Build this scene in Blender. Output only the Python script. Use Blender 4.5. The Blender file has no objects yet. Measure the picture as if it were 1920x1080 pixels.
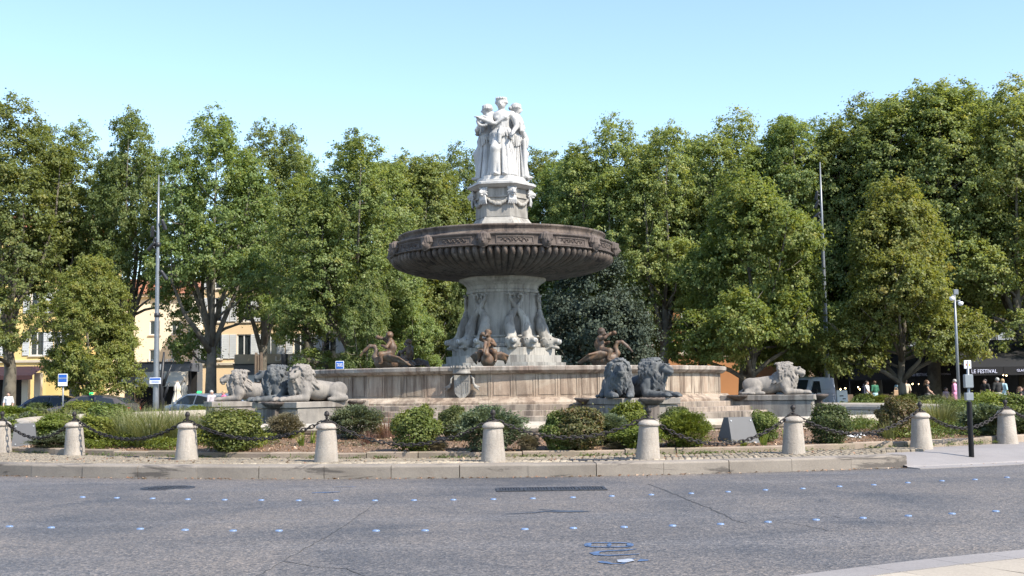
import bpy, bmesh, math, random
import numpy as np
from mathutils import Vector, Matrix

SC = bpy.context.scene
COL = SC.collection
PI = math.pi
R = math.radians

# ------------------------------------------------------------------ camera
FPX = 2250.0                       # focal length in pixels of the 1920 px wide photograph
EYE = 1.5
PITCH, ROLL = math.atan(190.0 / FPX), 0.0122
cam = bpy.data.cameras.new('camera')
cam.sensor_width = 36.0
cam.lens = 36.0 * FPX / 1920.0
cam.clip_start, cam.clip_end = 0.1, 3000.0
cam_ob = bpy.data.objects.new('camera', cam)
COL.objects.link(cam_ob)
CAM_ROT = Matrix.Rotation(PI / 2 + PITCH, 4, 'X') @ Matrix.Rotation(-ROLL, 4, 'Z')
cam_ob.matrix_world = Matrix.Translation((0, 0, EYE)) @ CAM_ROT
SC.camera = cam_ob

# ------------------------------------------------------------------ light
SUN_EL, SUN_AZ = R(46), R(51)      # azimuth counted from "towards the camera" to the right
to_sun = Vector((math.sin(SUN_AZ) * math.cos(SUN_EL), -math.cos(SUN_AZ) * math.cos(SUN_EL), math.sin(SUN_EL)))
world = bpy.data.worlds.new('World')
SC.world = world
world.use_nodes = True
wn = world.node_tree.nodes
wl = world.node_tree.links
wn.clear()
sky = wn.new('ShaderNodeTexSky')
sky.sky_type = 'NISHITA'
sky.sun_disc = False
sky.sun_elevation = SUN_EL
sky.sun_rotation = math.atan2(to_sun.x, to_sun.y)
sky.air_density, sky.dust_density, sky.ozone_density = 1.0, 0.35, 1.9
bg = wn.new('ShaderNodeBackground')
bg.inputs['Strength'].default_value = 0.106
wo = wn.new('ShaderNodeOutputWorld')
wl.new(sky.outputs[0], bg.inputs['Color'])
wl.new(bg.outputs[0], wo.inputs['Surface'])
sun = bpy.data.lights.new('sun', 'SUN')
sun.energy, sun.angle, sun.color = 3.0, R(0.6), (1.0, 0.92, 0.80)
sun_ob = bpy.data.objects.new('sun', sun)
COL.objects.link(sun_ob)
sun_ob.location = (30, -30, 40)
sun_ob.rotation_euler = to_sun.to_track_quat('Z', 'Y').to_euler()

SC.view_settings.view_transform = 'Standard'
SC.view_settings.look = 'None'
SC.view_settings.gamma = 1.0
SC.view_settings.use_curve_mapping = False
SC.view_settings.exposure = 1.5
SC.render.engine = 'CYCLES'
SC.cycles.use_denoising = True
SC.cycles.max_bounces = 8
SC.cycles.diffuse_bounces = 4
SC.cycles.glossy_bounces = 2
SC.cycles.transmission_bounces = 4
SC.cycles.transparent_max_bounces = 4
SC.cycles.caustics_reflective = False
SC.cycles.caustics_refractive = False
SC.cycles.use_adaptive_sampling = True
SC.cycles.adaptive_threshold = 0.015

# ------------------------------------------------------------------ survey: photograph pixel -> point in the place
def ray(px, py):
    return CAM_ROT.to_3x3() @ Vector(((px - 960.0) / FPX, -(py - 540.0) / FPX, -1.0))
def at_depth(px, py, y):
    d = ray(px, py)
    return Vector((0, 0, EYE)) + d * (y / d.y)
def at_z(px, py, z):
    d = ray(px, py)
    return Vector((0, 0, EYE)) + d * ((z - EYE) / d.z)

# ------------------------------------------------------------------ object helpers
def link(o):
    COL.objects.link(o)
    return o
def tag(o, label=None, cat=None, group=None, kind=None):
    if label: o['label'] = label
    if cat: o['category'] = cat
    if group: o['group'] = group
    if kind: o['kind'] = kind
    return o
def thing(name, label, cat, loc=(0, 0, 0), rz=0.0, group=None):
    o = bpy.data.objects.new(name, None)
    o.empty_display_size = 0.3
    o.location = loc
    o.rotation_euler = (0, 0, rz)
    link(o)
    return tag(o, label, cat, group)
def put(name, mesh, parent=None, loc=(0, 0, 0), rz=0.0, scale=None, mat=None):
    o = bpy.data.objects.new(name, mesh)
    o.parent = parent
    o.location = loc
    o.rotation_euler = (0, 0, rz)
    if scale: o.scale = scale if hasattr(scale, '__len__') else (scale,) * 3
    link(o)
    if mat:
        if len(mesh.materials) == 0: mesh.materials.append(mat)
        if mesh.materials[0] != mat:
            o.material_slots[0].link = 'OBJECT'
            o.material_slots[0].material = mat
    return o
KIDS = {}
def copy_tree(o, parent=None):
    c = o.copy()
    link(c)
    if parent is not None: c.parent = parent
    for ch in list(o.children):
        copy_tree(ch, c)
    return c

class MB:
    """collects simple shapes and links them as one mesh"""
    def __init__(s):
        s.v, s.f, s.m, s.sm = [], [], [], []
        s.cur, s.smooth = 0, False
    def add(s, vs, fs, smooth=None):
        n = len(s.v)
        s.v.extend([tuple(p) for p in vs])
        for f in fs:
            s.f.append([i + n for i in f])
            s.m.append(s.cur)
            s.sm.append(s.smooth if smooth is None else smooth)
        return s
    def box(s, c, d, rz=0.0, taper=1.0, bev=0.0, M=None):
        x, y, z = d[0] / 2, d[1] / 2, d[2] / 2
        if bev <= 0:
            vs = [(-x, -y, -z), (x, -y, -z), (x, y, -z), (-x, y, -z)]
            vs += [(a * taper, b * taper, z) for a, b in ((-x, -y), (x, -y), (x, y), (-x, y))]
            fs = [(3, 2, 1, 0), (4, 5, 6, 7), (0, 1, 5, 4), (1, 2, 6, 5), (2, 3, 7, 6), (3, 0, 4, 7)]
        else:
            b = bev
            vs = []
            for zz, i in ((-z, b), (-z + b, 0), (z - b, 0), (z, b)):
                t = 1.0 if zz < 0 else taper
                for a, bb in ((-1, -1), (1, -1), (1, 1), (-1, 1)):
                    vs.append((a * (x * t - i), bb * (y * t - i), zz))
            fs = [(3, 2, 1, 0), (12, 13, 14, 15)]
            for L in range(3):
                for k in range(4):
                    a0 = L * 4 + k; a1 = L * 4 + (k + 1) % 4
                    fs.append((a0, a1, a1 + 4, a0 + 4))
        ca, sa = math.cos(rz), math.sin(rz)
        out = []
        for p in vs:
            q = Vector((p[0] * ca - p[1] * sa + c[0], p[0] * sa + p[1] * ca + c[1], p[2] + c[2]))
            out.append(M @ q if M else q)
        return s.add(out, fs)
    def tube(s, pts, rad, n=8, caps=True, smooth=True, ry=1.0):
        pts = [Vector(p) for p in pts]
        if not hasattr(rad, '__len__'): rad = [rad] * len(pts)
        vs, fs = [], []
        up = None
        for i, p in enumerate(pts):
            t = (pts[min(i + 1, len(pts) - 1)] - pts[max(i - 1, 0)])
            t = t.normalized() if t.length > 1e-9 else Vector((0, 0, 1))
            if up is None:
                up = Vector((1, 0, 0)) if abs(t.x) < 0.8 else Vector((0, 1, 0))
            a = t.cross(up)
            a = a.normalized() if a.length > 1e-6 else t.orthogonal().normalized()
            b = a.cross(t).normalized()
            up = b
            for k in range(n):
                w = 2 * PI * k / n
                vs.append(p + (a * math.cos(w) * ry + b * math.sin(w)) * rad[i])
        for i in range(len(pts) - 1):
            for k in range(n):
                fs.append((i * n + k, i * n + (k + 1) % n, (i + 1) * n + (k + 1) % n, (i + 1) * n + k))
        s.add(vs, fs, smooth)
        if caps:
            m = len(s.v) - len(vs)
            s.add([], [])
            s.f.append([m + k for k in range(n)][::-1]); s.m.append(s.cur); s.sm.append(False)
            s.f.append([m + (len(pts) - 1) * n + k for k in range(n)]); s.m.append(s.cur); s.sm.append(False)
        return s
    def lathe(s, prof, n=32, c=(0, 0, 0), smooth=True, a0=0.0, a1=2 * PI, rot=0.0, flute=None):
        full = abs(a1 - a0 - 2 * PI) < 1e-6
        m = n if full else n + 1
        vs, fs = [], []
        for i, (r, z) in enumerate(prof):
            for k in range(m):
                w = rot + a0 + (a1 - a0) * k / n
                rr = r if flute is None else flute(r, z, w, i)
                vs.append((c[0] + rr * math.sin(w), c[1] - rr * math.cos(w), c[2] + z))
        for i in range(len(prof) - 1):
            for k in range(n):
                a, b = i * m + k, i * m + (k + 1) % m
                fs.append((a, b, b + m, a + m))
        s.add(vs, fs, smooth)
        return s
    def prism(s, poly, z0, z1, c=(0, 0), top=None, cap=True):
        n = len(poly)
        top = top or poly
        vs = [(x + c[0], y + c[1], z0) for x, y in poly] + [(x + c[0], y + c[1], z1) for x, y in top]
        fs = [(k, (k + 1) % n, n + (k + 1) % n, n + k) for k in range(n)]
        if cap: fs += [tuple(range(n))[::-1], tuple(range(n, 2 * n))]
        return s.add(vs, fs)
    def sweep(s, prof, a0, a1, n=4, rot=0.0, caps=True, smooth=False):
        """closed (r, z) profile turned from angle a0 to a1 about the origin"""
        m = len(prof)
        vs, fs = [], []
        for k in range(n + 1):
            w = rot + a0 + (a1 - a0) * k / n
            for r, z in prof:
                vs.append((r * math.sin(w), -r * math.cos(w), z))
        for k in range(n):
            for i in range(m):
                fs.append((k * m + i, (k + 1) * m + i, (k + 1) * m + (i + 1) % m, k * m + (i + 1) % m))
        if caps:
            fs += [tuple(range(m)), tuple(range(n * m, n * m + m))[::-1]]
        return s.add(vs, fs, smooth)
    def mesh(s, name, mats=None, fix=True):
        me = bpy.data.meshes.new(name)
        me.from_pydata([tuple(p) for p in s.v], [], s.f)
        me.polygons.foreach_set('use_smooth', s.sm)
        me.polygons.foreach_set('material_index', s.m)
        if fix:
            bm = bmesh.new(); bm.from_mesh(me)
            bmesh.ops.recalc_face_normals(bm, faces=bm.faces)
            bm.to_mesh(me); bm.free()
        for m in (mats if isinstance(mats, (list, tuple)) else [mats] if mats else []):
            me.materials.append(m)
        me.update()
        return me
    def build(s, name, mats=None, parent=None, loc=(0, 0, 0), rz=0.0, fix=True):
        return put(name, s.mesh(name, mats, fix), parent, loc, rz)

# ------------------------------------------------------------------ materials
def nmat(name):
    m = bpy.data.materials.new(name)
    m.use_nodes = True
    nt = m.node_tree
    nt.nodes.clear()
    out = nt.nodes.new('ShaderNodeOutputMaterial')
    return m, nt, out
def nd(nt, typ, **kw):
    n = nt.nodes.new(typ)
    for k, v in kw.items():
        if k.startswith('i_'):
            key = k[2:]
            n.inputs[int(key) if key.isdigit() else key].default_value = v
        else:
            setattr(n, k, v)
    return n
def c4(c): return (c[0], c[1], c[2], 1.0)
def ramp(nt, fac, stops):
    r = nd(nt, 'ShaderNodeValToRGB')
    el = r.color_ramp.elements
    while len(el) > 1: el.remove(el[-1])
    el[0].position = stops[0][0]; el[0].color = c4(stops[0][1])
    for p, c in stops[1:]:
        e = el.new(p); e.color = c4(c)
    nt.links.new(fac, r.inputs[0])
    return r.outputs[0]
def mixc(nt, fac, a, b, mode='MIX'):
    m = nd(nt, 'ShaderNodeMix', data_type='RGBA', blend_type=mode)
    for sock, v in ((m.inputs[0], fac), (m.inputs[6], a), (m.inputs[7], b)):
        if isinstance(v, bpy.types.NodeSocket): nt.links.new(v, sock)
        elif isinstance(v, (int, float)): sock.default_value = v
        else: sock.default_value = c4(v)
    return m.outputs[2]
def noise(nt, co, scale, detail=5, rough=0.55, sc=None, dist=0.0):
    if sc:
        mp = nd(nt, 'ShaderNodeMapping')
        mp.inputs['Scale'].default_value = sc
        nt.links.new(co, mp.inputs[0]); co = mp.outputs[0]
    n = nd(nt, 'ShaderNodeTexNoise')
    n.inputs['Scale'].default_value = scale
    n.inputs['Detail'].default_value = detail
    n.inputs['Roughness'].default_value = rough
    n.inputs['Distortion'].default_value = dist
    nt.links.new(co, n.inputs['Vector'])
    return n.outputs['Fac']
G0, G1 = (0, 0, 0), (1, 1, 1)
def stone(name, base, alt, scale=1.0, streak=0.0, streak_col=(.12, .09, .07), patch=0.0, patch_col=(.1, .1, .1), patch_lo=.46, patch_hi=.60, patch_sc=None,
          rough=.85, bump=.25, rnd=.12, grain=.12, grain_scale=45.0, co='pos', bump_scale=None):
    base, alt, streak_col, patch_col = [tuple(q * .88 for q in c) for c in (base, alt, streak_col, patch_col)]
    m, nt, out = nmat(name)
    g = nd(nt, 'ShaderNodeNewGeometry').outputs['Position'] if co == 'pos' else nd(nt, 'ShaderNodeTexCoord').outputs['Object']
    a = noise(nt, g, 1.3 * scale, 7, .6)
    col = ramp(nt, a, [(.3, alt), (.68, base)])
    if patch:
        pf = ramp(nt, noise(nt, g, .8 * scale, 6, .65, dist=.6, sc=patch_sc), [(patch_lo, G0), (patch_hi, (patch,) * 3)])
        col = mixc(nt, pf, col, patch_col)
    if streak:
        s1 = ramp(nt, noise(nt, g, 4.0 * scale, 4, .6, sc=(1, 1, .10)), [(.44, G0), (.60, G1)])
        s2 = ramp(nt, noise(nt, g, .7 * scale, 3, .5), [(.34, G0), (.56, (streak,) * 3)])
        col = mixc(nt, mixc(nt, 1.0, s1, s2, 'MULTIPLY'), col, streak_col)
        s3 = ramp(nt, noise(nt, g, 13.0 * scale, 4, .65, sc=(1, 1, .045)), [(.50, G0), (.62, (streak * .75,) * 3)])
        s4 = ramp(nt, noise(nt, g, 1.1 * scale, 4, .6, dist=.5), [(.42, G0), (.58, G1)])
        col = mixc(nt, mixc(nt, 1.0, s3, s4, 'MULTIPLY'), col, tuple(q * .8 for q in streak_col))
    gr = noise(nt, g, grain_scale, 3, .7)
    col = mixc(nt, grain, col, ramp(nt, gr, [(.3, (.05, .05, .05)), (.7, (.95, .95, .95))]), 'OVERLAY')
    if rnd:
        oi = nd(nt, 'ShaderNodeObjectInfo')
        mr = nd(nt, 'ShaderNodeMapRange', i_3=1 - rnd, i_4=1 + rnd)
        nt.links.new(oi.outputs['Random'], mr.inputs[0])
        hsv = nd(nt, 'ShaderNodeHueSaturation')
        nt.links.new(mr.outputs[0], hsv.inputs['Value']); nt.links.new(col, hsv.inputs['Color'])
        col = hsv.outputs[0]
    b = nd(nt, 'ShaderNodeBsdfPrincipled', i_Roughness=rough)
    b.inputs['Specular IOR Level'].default_value = .3
    nt.links.new(col, b.inputs['Base Color'])
    if bump:
        bp = nd(nt, 'ShaderNodeBump', i_Strength=bump, i_Distance=.02)
        nt.links.new(noise(nt, g, bump_scale or 14.0 * scale, 8, .7), bp.inputs['Height'])
        nt.links.new(bp.outputs[0], b.inputs['Normal'])
    nt.links.new(b.outputs[0], out.inputs[0])
    return m
def plain(name, col, rough=.5, metal=0.0, var=.08, vscale=6.0, emit=None, estr=0.0, rnd=0.0, spec=.5):
    m, nt, out = nmat(name)
    g = nd(nt, 'ShaderNodeNewGeometry').outputs['Position']
    b = nd(nt, 'ShaderNodeBsdfPrincipled', i_Roughness=rough, i_Metallic=metal)
    b.inputs['Specular IOR Level'].default_value = spec
    lo = tuple(c * (1 - var) for c in col); hi = tuple(min(1, c * (1 + var)) for c in col)
    cc = ramp(nt, noise(nt, g, vscale, 5), [(.3, lo), (.7, hi)])
    if rnd:
        oi = nd(nt, 'ShaderNodeObjectInfo')
        mr = nd(nt, 'ShaderNodeMapRange', i_3=1 - rnd, i_4=1 + rnd)
        nt.links.new(oi.outputs['Random'], mr.inputs[0])
        hsv = nd(nt, 'ShaderNodeHueSaturation')
        nt.links.new(mr.outputs[0], hsv.inputs['Value']); nt.links.new(cc, hsv.inputs['Color'])
        cc = hsv.outputs[0]
    nt.links.new(cc, b.inputs['Base Color'])
    if emit:
        b.inputs['Emission Color'].default_value = c4(emit)
        b.inputs['Emission Strength'].default_value = estr
    nt.links.new(b.outputs[0], out.inputs[0])
    return m
def leafmat(name, stops, trans=.35, rough=.5, rnd=.18, hue=.015):
    m, nt, out = nmat(name)
    at = nd(nt, 'ShaderNodeAttribute', attribute_name='tone')
    col = ramp(nt, at.outputs['Fac'], stops)
    oi = nd(nt, 'ShaderNodeObjectInfo')
    mr = nd(nt, 'ShaderNodeMapRange', i_3=1 - rnd, i_4=1 + rnd)
    nt.links.new(oi.outputs['Random'], mr.inputs[0])
    m2 = nd(nt, 'ShaderNodeMath', operation='MULTIPLY_ADD', i_1=2 * hue, i_2=.5 - hue)
    m3 = nd(nt, 'ShaderNodeMath', operation='FRACT')
    m4 = nd(nt, 'ShaderNodeMath', operation='MULTIPLY', i_1=7.31)
    nt.links.new(oi.outputs['Random'], m4.inputs[0]); nt.links.new(m4.outputs[0], m3.inputs[0]); nt.links.new(m3.outputs[0], m2.inputs[0])
    hsv = nd(nt, 'ShaderNodeHueSaturation')
    nt.links.new(m2.outputs[0], hsv.inputs['Hue']); nt.links.new(mr.outputs[0], hsv.inputs['Value']); nt.links.new(col, hsv.inputs['Color'])
    col = hsv.outputs[0]
    b = nd(nt, 'ShaderNodeBsdfPrincipled', i_Roughness=rough)
    b.inputs['Specular IOR Level'].default_value = .35
    nt.links.new(col, b.inputs['Base Color'])
    t = nd(nt, 'ShaderNodeBsdfTranslucent')
    tc = mixc(nt, 1.0, col, (1.25, 1.15, .55), 'MULTIPLY')
    nt.links.new(tc, t.inputs['Color'])
    mx = nd(nt, 'ShaderNodeMixShader', i_0=trans)
    nt.links.new(b.outputs[0], mx.inputs[1]); nt.links.new(t.outputs[0], mx.inputs[2])
    nt.links.new(mx.outputs[0], out.inputs[0])
    return m

M = {}
M['marble'] = stone('white marble', (.60, .59, .57), (.42, .415, .40), 1.2, streak=.5, streak_col=(.36, .35, .34), rough=.6, rnd=.02, grain=.05)
M['pale_stone'] = stone('pale limestone', (.44, .415, .37), (.30, .285, .26), 1.0, streak=.75, streak_col=(.16, .145, .13), rnd=.07)
M['plinth_stone'] = stone('weathered limestone', (.37, .33, .28), (.22, .20, .18), 1.0, streak=.8, streak_col=(.13, .11, .095), patch=.45, patch_col=(.17, .155, .14), rnd=.08)
M['wall_stone'] = stone('stained basin stone', (.48, .405, .32), (.34, .272, .205), 1.0, streak=.85, streak_col=(.15, .108, .08), patch=.55, patch_col=(.30, .205, .145), rnd=.16)
M['step_stone'] = stone('reddish step stone', (.39, .32, .255), (.26, .205, .16), 1.3, streak=.9, streak_col=(.10, .08, .068), patch=.5, patch_col=(.29, .26, .215), rnd=.24)
M['coping_stone'] = stone('grey coping stone', (.48, .43, .37), (.33, .28, .235), 1.4, streak=.7, streak_col=(.12, .095, .08), patch=.6, patch_col=(.24, .15, .11), rnd=.14)
M['rim_stone'] = stone('cream rim stone', (.50, .455, .38), (.36, .31, .25), .9, streak=.3, streak_col=(.3, .22, .15), rnd=.05)
M['bowl_stone'] = stone('brown bowl stone', (.165, .126, .100), (.078, .060, .050), 1.2, streak=.8, streak_col=(.026, .021, .02), rough=.7, rnd=.05, patch=.5, patch_col=(.20, .172, .148))
M['frieze_stone'] = stone('frieze stone', (.165, .132, .112), (.09, .073, .064), 1.6, streak=.6, streak_col=(.06, .045, .04), rough=.75, rnd=.08)
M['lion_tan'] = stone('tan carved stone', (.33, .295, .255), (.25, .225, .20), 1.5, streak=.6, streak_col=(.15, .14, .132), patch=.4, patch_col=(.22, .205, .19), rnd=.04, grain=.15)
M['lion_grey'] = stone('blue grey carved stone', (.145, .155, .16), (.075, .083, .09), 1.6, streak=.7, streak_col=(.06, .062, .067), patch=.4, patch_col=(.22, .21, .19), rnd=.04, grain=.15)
M['bronze'] = stone('brown bronze', (.15, .088, .058), (.055, .037, .030), 4.0, streak=.45, streak_col=(.16, .155, .13), rough=.5, bump=.1, rnd=.1, patch=.4, patch_col=(.26, .135, .055))
M['kerb'] = stone('kerb limestone', (.315, .275, .23), (.215, .185, .155), .9, patch=.8, patch_col=(.085, .075, .068), patch_lo=.56, patch_hi=.62, patch_sc=(1, 1, 7), rnd=.1, bump=.3)
M['bollard'] = stone('bollard limestone', (.50, .44, .375), (.35, .31, .265), 2.0, streak=.35, streak_col=(.25, .21, .17), patch=.35, patch_col=(.33, .31, .28), rnd=.08, bump=.7, bump_scale=22)
M['cobble'] = stone('cobble stone', (.41, .345, .26), (.26, .22, .168), 2.0, rnd=.28, bump=.3)
M['paving'] = stone('pale paving', (.31, .285, .275), (.24, .222, .215), .5, patch=.35, patch_col=(.23, .22, .215), rnd=.03)
M['paving_warm'] = stone('warm slab paving', (.44, .385, .31), (.36, .31, .255), .7, rnd=.05)
M['edging'] = stone('edging stone', (.36, .285, .22), (.25, .20, .16), 1.5, patch=.4, patch_col=(.2, .18, .12), rnd=.12)
M['soil'] = stone('mulch soil', (.25, .165, .105), (.14, .09, .06), 3.0, rough=.95, bump=.9, rnd=0, grain=.4, grain_scale=30)
M['iron'] = plain('rusty iron', (.035, .03, .028), .6, .5, .35, 30)
M['grate'] = plain('cast iron grate', (.06, .062, .07), .55, .6, .3, 20)
M['dark_paint'] = plain('dark grey paint', (.022, .023, .026), .45, 0, .1)
M['spout'] = plain('spout nozzle', (.45, .45, .45), .4, 0, .1)
M['pole_grey'] = plain('galvanised pole', (.21, .225, .24), .45, .5, .1)
M['black_paint'] = plain('black paint', (.007, .0065, .007), .5, 0, .2, spec=.2)
M['box_grey'] = plain('grey enclosure', (.06, .062, .067), .5, .1, .06)
M['box_side'] = plain('light grey box', (.24, .265, .28), .4, .1, .05)
M['white'] = plain('white paint', (.8, .8, .8), .5, 0, .03)
M['sign_blue'] = plain('sign blue', (.015, .10, .42), .4, 0, .04)
M['bark'] = stone('plane bark', (.16, .142, .112), (.075, .066, .054), 1.6, patch=.6, patch_col=(.22, .20, .155), rnd=.1, bump=.4)
M['wood'] = stone('weathered wood', (.25, .185, .125), (.16, .115, .08), 1.2, streak=.7, streak_col=(.09, .065, .05), rnd=0)
M['lamp'] = plain('warm bulb', (1, .8, .5), .5, emit=(1, .72, .36), estr=7.0)
M['stud'] = plain('stud glass', (.17, .24, .38), .25, .1, .08)

# ground -------------------------------------------------------------
def road_mat():
    m, nt, out = nmat('aggregate asphalt')
    g = nd(nt, 'ShaderNodeNewGeometry').outputs['Position']
    big = noise(nt, g, .28, 4, .6, dist=.8)
    col = ramp(nt, big, [(.34, (.074, .078, .087)), (.50, (.132, .127, .125)), (.66, (.166, .154, .143))])
    lane = noise(nt, g, .22, 5, .65, sc=(.35, 3.0, 1))
    col = mixc(nt, ramp(nt, lane, [(.50, G0), (.64, (.55,) * 3)]), col, (.165, .163, .166))
    oil = noise(nt, g, 1.1, 6, .7, dist=1.2)
    col = mixc(nt, ramp(nt, oil, [(.58, G0), (.70, (.45,) * 3)]), col, (.062, .060, .060))
    v = nd(nt, 'ShaderNodeTexVoronoi'); v.inputs['Scale'].default_value = 38.0
    nt.links.new(g, v.inputs['Vector'])
    v2 = nd(nt, 'ShaderNodeTexVoronoi'); v2.inputs['Scale'].default_value = 80.0
    nt.links.new(g, v2.inputs['Vector'])
    chip = [(0, (.04, .04, .045)), (.35, (.30, .30, .31)), (.62, (.52, .49, .46)), (.85, (.80, .72, .64)), (1, (1, 1, 1))]
    col = mixc(nt, .62, col, ramp(nt, v.outputs['Color'], chip), 'OVERLAY')
    col = mixc(nt, .6, col, ramp(nt, v2.outputs['Color'], chip), 'OVERLAY')
    f = noise(nt, g, 7, 5, .75)
    col = mixc(nt, .22, col, ramp(nt, f, [(.3, (.2, .2, .2)), (.7, (.82, .82, .82))]), 'OVERLAY')
    b = nd(nt, 'ShaderNodeBsdfPrincipled', i_Roughness=.62)
    b.inputs['Specular IOR Level'].default_value = .45
    nt.links.new(col, b.inputs['Base Color'])
    bp = nd(nt, 'ShaderNodeBump', i_Strength=.6, i_Distance=.012)
    nt.links.new(v.outputs['Distance'], bp.inputs['Height'])
    nt.links.new(bp.outputs[0], b.inputs['Normal'])
    nt.links.new(b.outputs[0], out.inputs[0])
    return m
M['road'] = road_mat()
def water_mat():
    m, nt, out = nmat('pool water')
    g = nd(nt, 'ShaderNodeNewGeometry').outputs['Position']
    b = nd(nt, 'ShaderNodeBsdfPrincipled', i_Roughness=.08)
    b.inputs['Base Color'].default_value = (.06, .09, .095, 1)
    bp = nd(nt, 'ShaderNodeBump', i_Strength=.25, i_Distance=.03)
    nt.links.new(noise(nt, g, 5, 4, .6), bp.inputs['Height'])
    nt.links.new(bp.outputs[0], b.inputs['Normal'])
    nt.links.new(b.outputs[0], out.inputs[0])
    return m
M['water'] = water_mat()
def glass_mat():
    m, nt, out = nmat('window glass')
    b = nd(nt, 'ShaderNodeBsdfPrincipled', i_Roughness=.06)
    b.inputs['Base Color'].default_value = (.022, .028, .032, 1)
    nt.links.new(b.outputs[0], out.inputs[0])
    return m
M['glass'] = glass_mat()

M['plane_leaf'] = leafmat('plane leaves', [(0, (0.120, 0.164, 0.060)), (.45, (0.202, 0.264, 0.093)), (.8, (0.271, 0.318, 0.117)), (1, (0.353, 0.362, 0.145))], .5)
M['plane_leaf_light'] = leafmat('yellow green plane leaves', [(0, (0.133, 0.179, 0.048)), (.5, (0.234, 0.279, 0.078)), (.85, (0.312, 0.330, 0.104)), (1, (0.383, 0.364, 0.129))], .5)  # lighter, yellower leaf colour for the low young planes
M['dark_leaf'] = leafmat('dark evergreen leaves', [(0, (0.037, 0.053, 0.035)), (.6, (0.068, 0.088, 0.062)), (1, (0.127, 0.149, 0.105))], .2, rough=.8)
M['box_leaf'] = leafmat('boxwood leaves', [(0, (0.060, 0.094, 0.024)), (.5, (0.118, 0.158, 0.038)), (1, (0.216, 0.240, 0.066))], .35)
M['dark_box_leaf'] = leafmat('dark boxwood leaves', [(0, (0.043, 0.065, 0.022)), (.6, (0.088, 0.115, 0.037)), (1, (0.163, 0.175, 0.062))], .3)
M['red_leaf'] = leafmat('reddish boxwood leaves', [(0, (.065, .075, .026)), (.5, (.115, .115, .042)), (.8, (.16, .125, .058)), (1, (.21, .12, .065))], .3)
M['rosemary_leaf'] = leafmat('rosemary leaves', [(0, (0.081, 0.106, 0.063)), (.6, (0.144, 0.175, 0.098)), (1, (0.265, 0.282, 0.184))], .3)
M['bright_leaf'] = leafmat('bright green leaves', [(0, (0.088, 0.127, 0.022)), (.5, (0.171, 0.215, 0.037)), (1, (0.286, 0.308, 0.072))], .4)
M['grass_leaf'] = leafmat('ornamental grass', [(0, (.10, .125, .042)), (.6, (.19, .21, .08)), (1, (.34, .31, .17))], .4)
M['red_grass'] = leafmat('red grass', [(0, (.15, .085, .06)), (.6, (.27, .155, .115)), (1, (.40, .29, .21))], .35)
M['dry_leaf'] = leafmat('dry shrub', [(0, (.11, .10, .06)), (.6, (.21, .185, .12)), (1, (.32, .28, .20))], .3)
M['litter'] = leafmat('leaf litter', [(0, (.15, .085, .048)), (.5, (.29, .185, .11)), (.85, (.40, .28, .175)), (1, (.48, .40, .30))], .1)
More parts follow.
